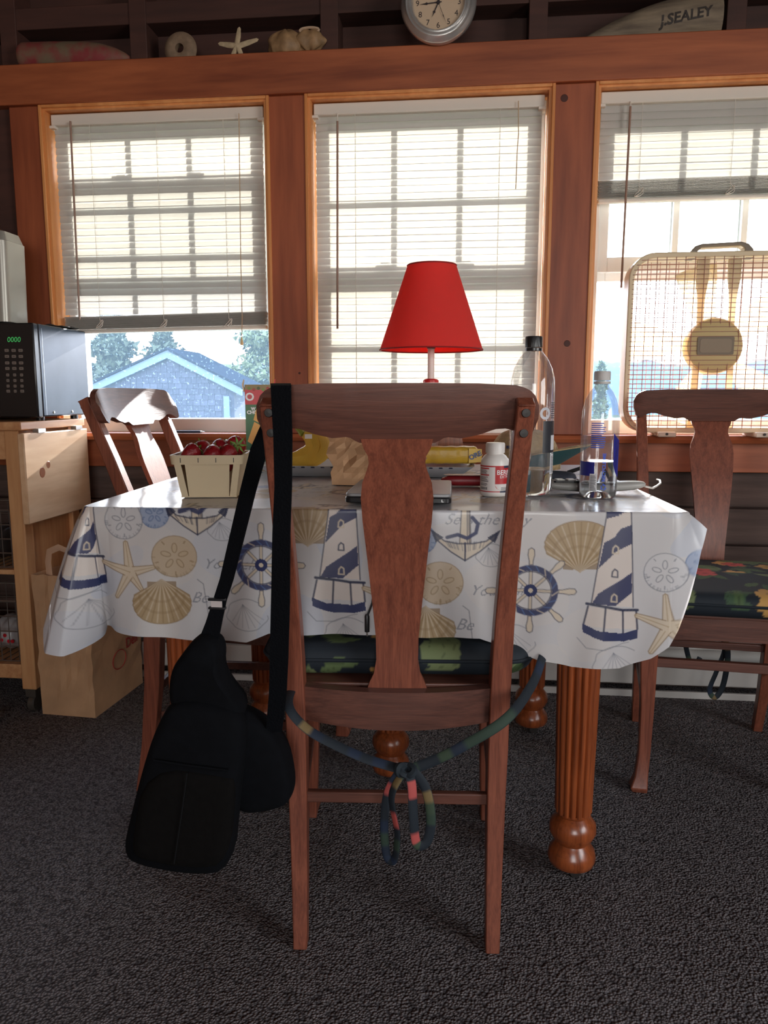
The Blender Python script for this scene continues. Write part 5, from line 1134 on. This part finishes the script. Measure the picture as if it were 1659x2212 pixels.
obj('ring_body', MB().lathe([(.014, .012), (.028, .018), (.045, .012), (.053, 0), (.045, -.012), (.028, -.018), (.014, -.012), (.014, .012)], (0, 0, .052), 36, cap=False, axis='Y'), plain('ring_stone', lin(126,104,84), .8, noise=.2, nscale=60), rg_, smooth=50)
M_sf = plain('dried_starfish', lin(178,158,128), .8, noise=.15, nscale=90, bump=.5)
sf = thing('starfish', 'pale dried starfish propped upright on the ledge', 'starfish', (PY(516, 100, YLG-.02)[0], YLG-.03, ZL)); sfc = np.array(PY(514, 103, YLG-.02)); so = np.array([sf.location.x, YLG-.02, ZL])
vs = []
c = sfc-so; c[1] = 0
body = MB(); fr_ = []
tips = [PY(519, 62, YLG-.02)-so, PY(560, 88, YLG-.02)-so, np.array([c[0]+.020, 0, .0]), np.array([c[0]-.022, 0, .0]), PY(474, 97, YLG-.02)-so]
out = []
for i in range(5):
    d = tips[i]-c; d[1] = 0; L_ = np.linalg.norm(d); d = d/L_; n_ = np.array([-d[2], 0, d[0]])
    d2 = tips[(i+1) % 5]-c; d2[1] = 0; d2 = d2/np.linalg.norm(d2); mid = d+d2; mid = mid/max(np.linalg.norm(mid), 1e-6)
    out += [c+d*L_*.5+n_*.0068, c+d*L_*.92+n_*.004, c+d*L_, c+d*L_*.92-n_*.004, c+d*L_*.5-n_*.0068, c+mid*.0125]
ring0 = [(p[0], 0, p[2]) for p in out]; cen = (c[0], 0, c[2])
mm = MB(); nn = len(ring0); mm.add(ring0+[(cen[0], -.010, cen[2]), (cen[0], .008, cen[2])], [(i, (i+1) % nn, nn) for i in range(nn)]+[((i+1) % nn, i, nn+1) for i in range(nn)])
obj('starfish_body', mm, M_sf, sf, smooth=70, solid=.003)
sh_ = thing('conch_shell', 'knobbly brown and cream seashell heap at the ledge stud', 'seashell', (PY(640, 90, YLG)[0], YLG, ZL))
rr_ = np.random.default_rng(8)
def lump(sx, sy, sz, cx, cz, seed):
    r2 = np.random.default_rng(seed); ph = r2.uniform(0, 6, 6)
    return MB().grid(lambda u, v: (lambda th, p: (cx+sx*math.cos(th)*math.sin(p)*(1+.14*math.sin(5*th+ph[0])*math.sin(4*p+ph[1])), sy*math.sin(th)*math.sin(p)*(1+.14*math.sin(4*th+ph[2])), cz-sz*math.cos(p)*(1+.10*math.sin(6*th+ph[3]))))(2*PI*u, PI*v), 36, 22)
Msh = plain('shell_brown', lin(150,118,84), .6, noise=.35, nscale=30, bump=.6)
obj('shell_body', lump(.058, .036, .044, -.030, .046, 1), Msh, sh_, smooth=70); obj('shell_spire', lump(.048, .030, .032, .042, .058, 2), Msh, sh_, smooth=70)
obj('shell_lip', MB().tube([(.045+.030*math.cos(a), -.016, .082+.008*math.sin(a)) for a in np.linspace(0, 2*PI, 20, endpoint=False)], .004, 6, loop=True), plain('shell_lip', lin(184,156,130), .5), sh_)
# clock
YC = 2.44; cc = PY(947, 6, YC); Rk = (PY(1030, 6, YC)[0]-PY(866, 6, YC)[0])/2
ck = thing('wall_clock', 'round silver rimmed clock on the header above the red lamp', 'clock', (cc[0], YC, cc[2]))
prof = [(Rk*.66, .004), (Rk*.70, .012), (Rk*.74, .008), (Rk*.78, .014), (Rk*.82, .010), (Rk*.86, .014), (Rk*.90, .008), (Rk*.96, .004), (Rk, -.004), (Rk*.98, -.018), (Rk*.66, -.018)]
obj('clock_rim', MB().lathe(prof+[prof[0]], (0, 0, 0), 64, cap=False, axis='Y'), plain('rim_silver', (.62,.61,.60), .3, .8), ck, smooth=40)
obj('clock_face', MB().lathe([(Rk*.68, -.004), (Rk*.68, .0), (.0005, .0)], (0, 0, 0), 48, axis='Y'), plain('clock_cream', lin(196,172,146), .6), ck, smooth=30)
M_hand2 = plain('clock_ink', lin(40,30,34), .5)
for hnum in range(1, 13):
    a = PI/2-hnum*PI/6; r_ = Rk*.55; obj('numeral', text_wall(str(hnum), Rk*.20, (r_*math.cos(a), -.0006, r_*math.sin(a))), M_hand2, ck, smooth=0)
def hand(ang, L_, w, y):
    a = math.radians(90-ang); d = Vector((math.cos(a), 0, math.sin(a))); e = Vector((-d.z, 0, d.x)); pts = [d*-.010+e*w, d*L_*.55+e*w, d*L_*.62+e*w*2.6, d*L_*.7+e*w, d*L_, d*L_*.7-e*w, d*L_*.62-e*w*2.6, d*L_*.55-e*w, d*-.010-e*w]
    mb = MB().add([(p.x, y, p.z) for p in pts], [tuple(range(9))]); obj('clock_hand', mb, M_hand2, ck, smooth=0)
hand(205, Rk*.40, .0016, -.0030); hand(266, Rk*.50, .0014, -.0042); hand(158, Rk*.58, .0005, -.0050)
obj('hand_hub', MB().lathe([(.005, .006), (.005, .0)], (0, 0, 0), 16, axis='Y'), M_hand2, ck)
# half-hull buoy with name
hb = thing('name_board', 'grey weathered wooden buoy half with burned in lettering on ledge', 'buoy', (PY(1400, 60, YLG)[0], YLG, ZL)); ho = np.array([hb.location.x, YLG, ZL])
topl = [(1243, 72), (1290, 45), (1340, 20), (1400, -8), (1470, -32), (1545, -45)]; X0 = PY(1243, 75, YLG)[0]-ho[0]; X1 = PY(1551, 60, YLG)[0]-ho[0]
rings = []
for t in np.linspace(0, 1, 30):
    x = X0+(X1-X0)*t; r_ = .006+.058*(math.sin(min(1, t*1.12)*PI/2))**.9; 
    if t > .985: r_ *= .94
    rings.append([(x, .85*r_*math.cos(2*PI*j/24), r_+r_*math.sin(2*PI*j/24)) for j in range(24)])
obj('hull_body', MB().loft(rings), wood('driftwood', lin(84,72,62), lin(150,134,112), 'X', 6, 8, .8, .6), hb, smooth=50)
xt = PY(1478, 25, 2.49)[0]-ho[0]; zt_ = PY(1478, 22, 2.49)[2]-ho[2]
tm = text_mb('J.SEALEY', .038, bold=.0012); tm.v = [((p[0]+xt+.008), 0, zt_-.014+p[1]+.13*p[0]) for p in tm.v]
def hull_y(x, z):
    t = min(1, max(0, (x-X0)/(X1-X0))); r_ = .006+.058*(math.sin(min(1, t*1.12)*PI/2))**.9; q = max(0, 1-((z-r_)/r_)**2); return -.85*r_*math.sqrt(q)-.0012
tm.v = [(p[0], hull_y(p[0], p[2]), p[2]) for p in tm.v]
obj('lettering', tm, plain('burned_ink', lin(46,38,34), .7), hb, smooth=0)
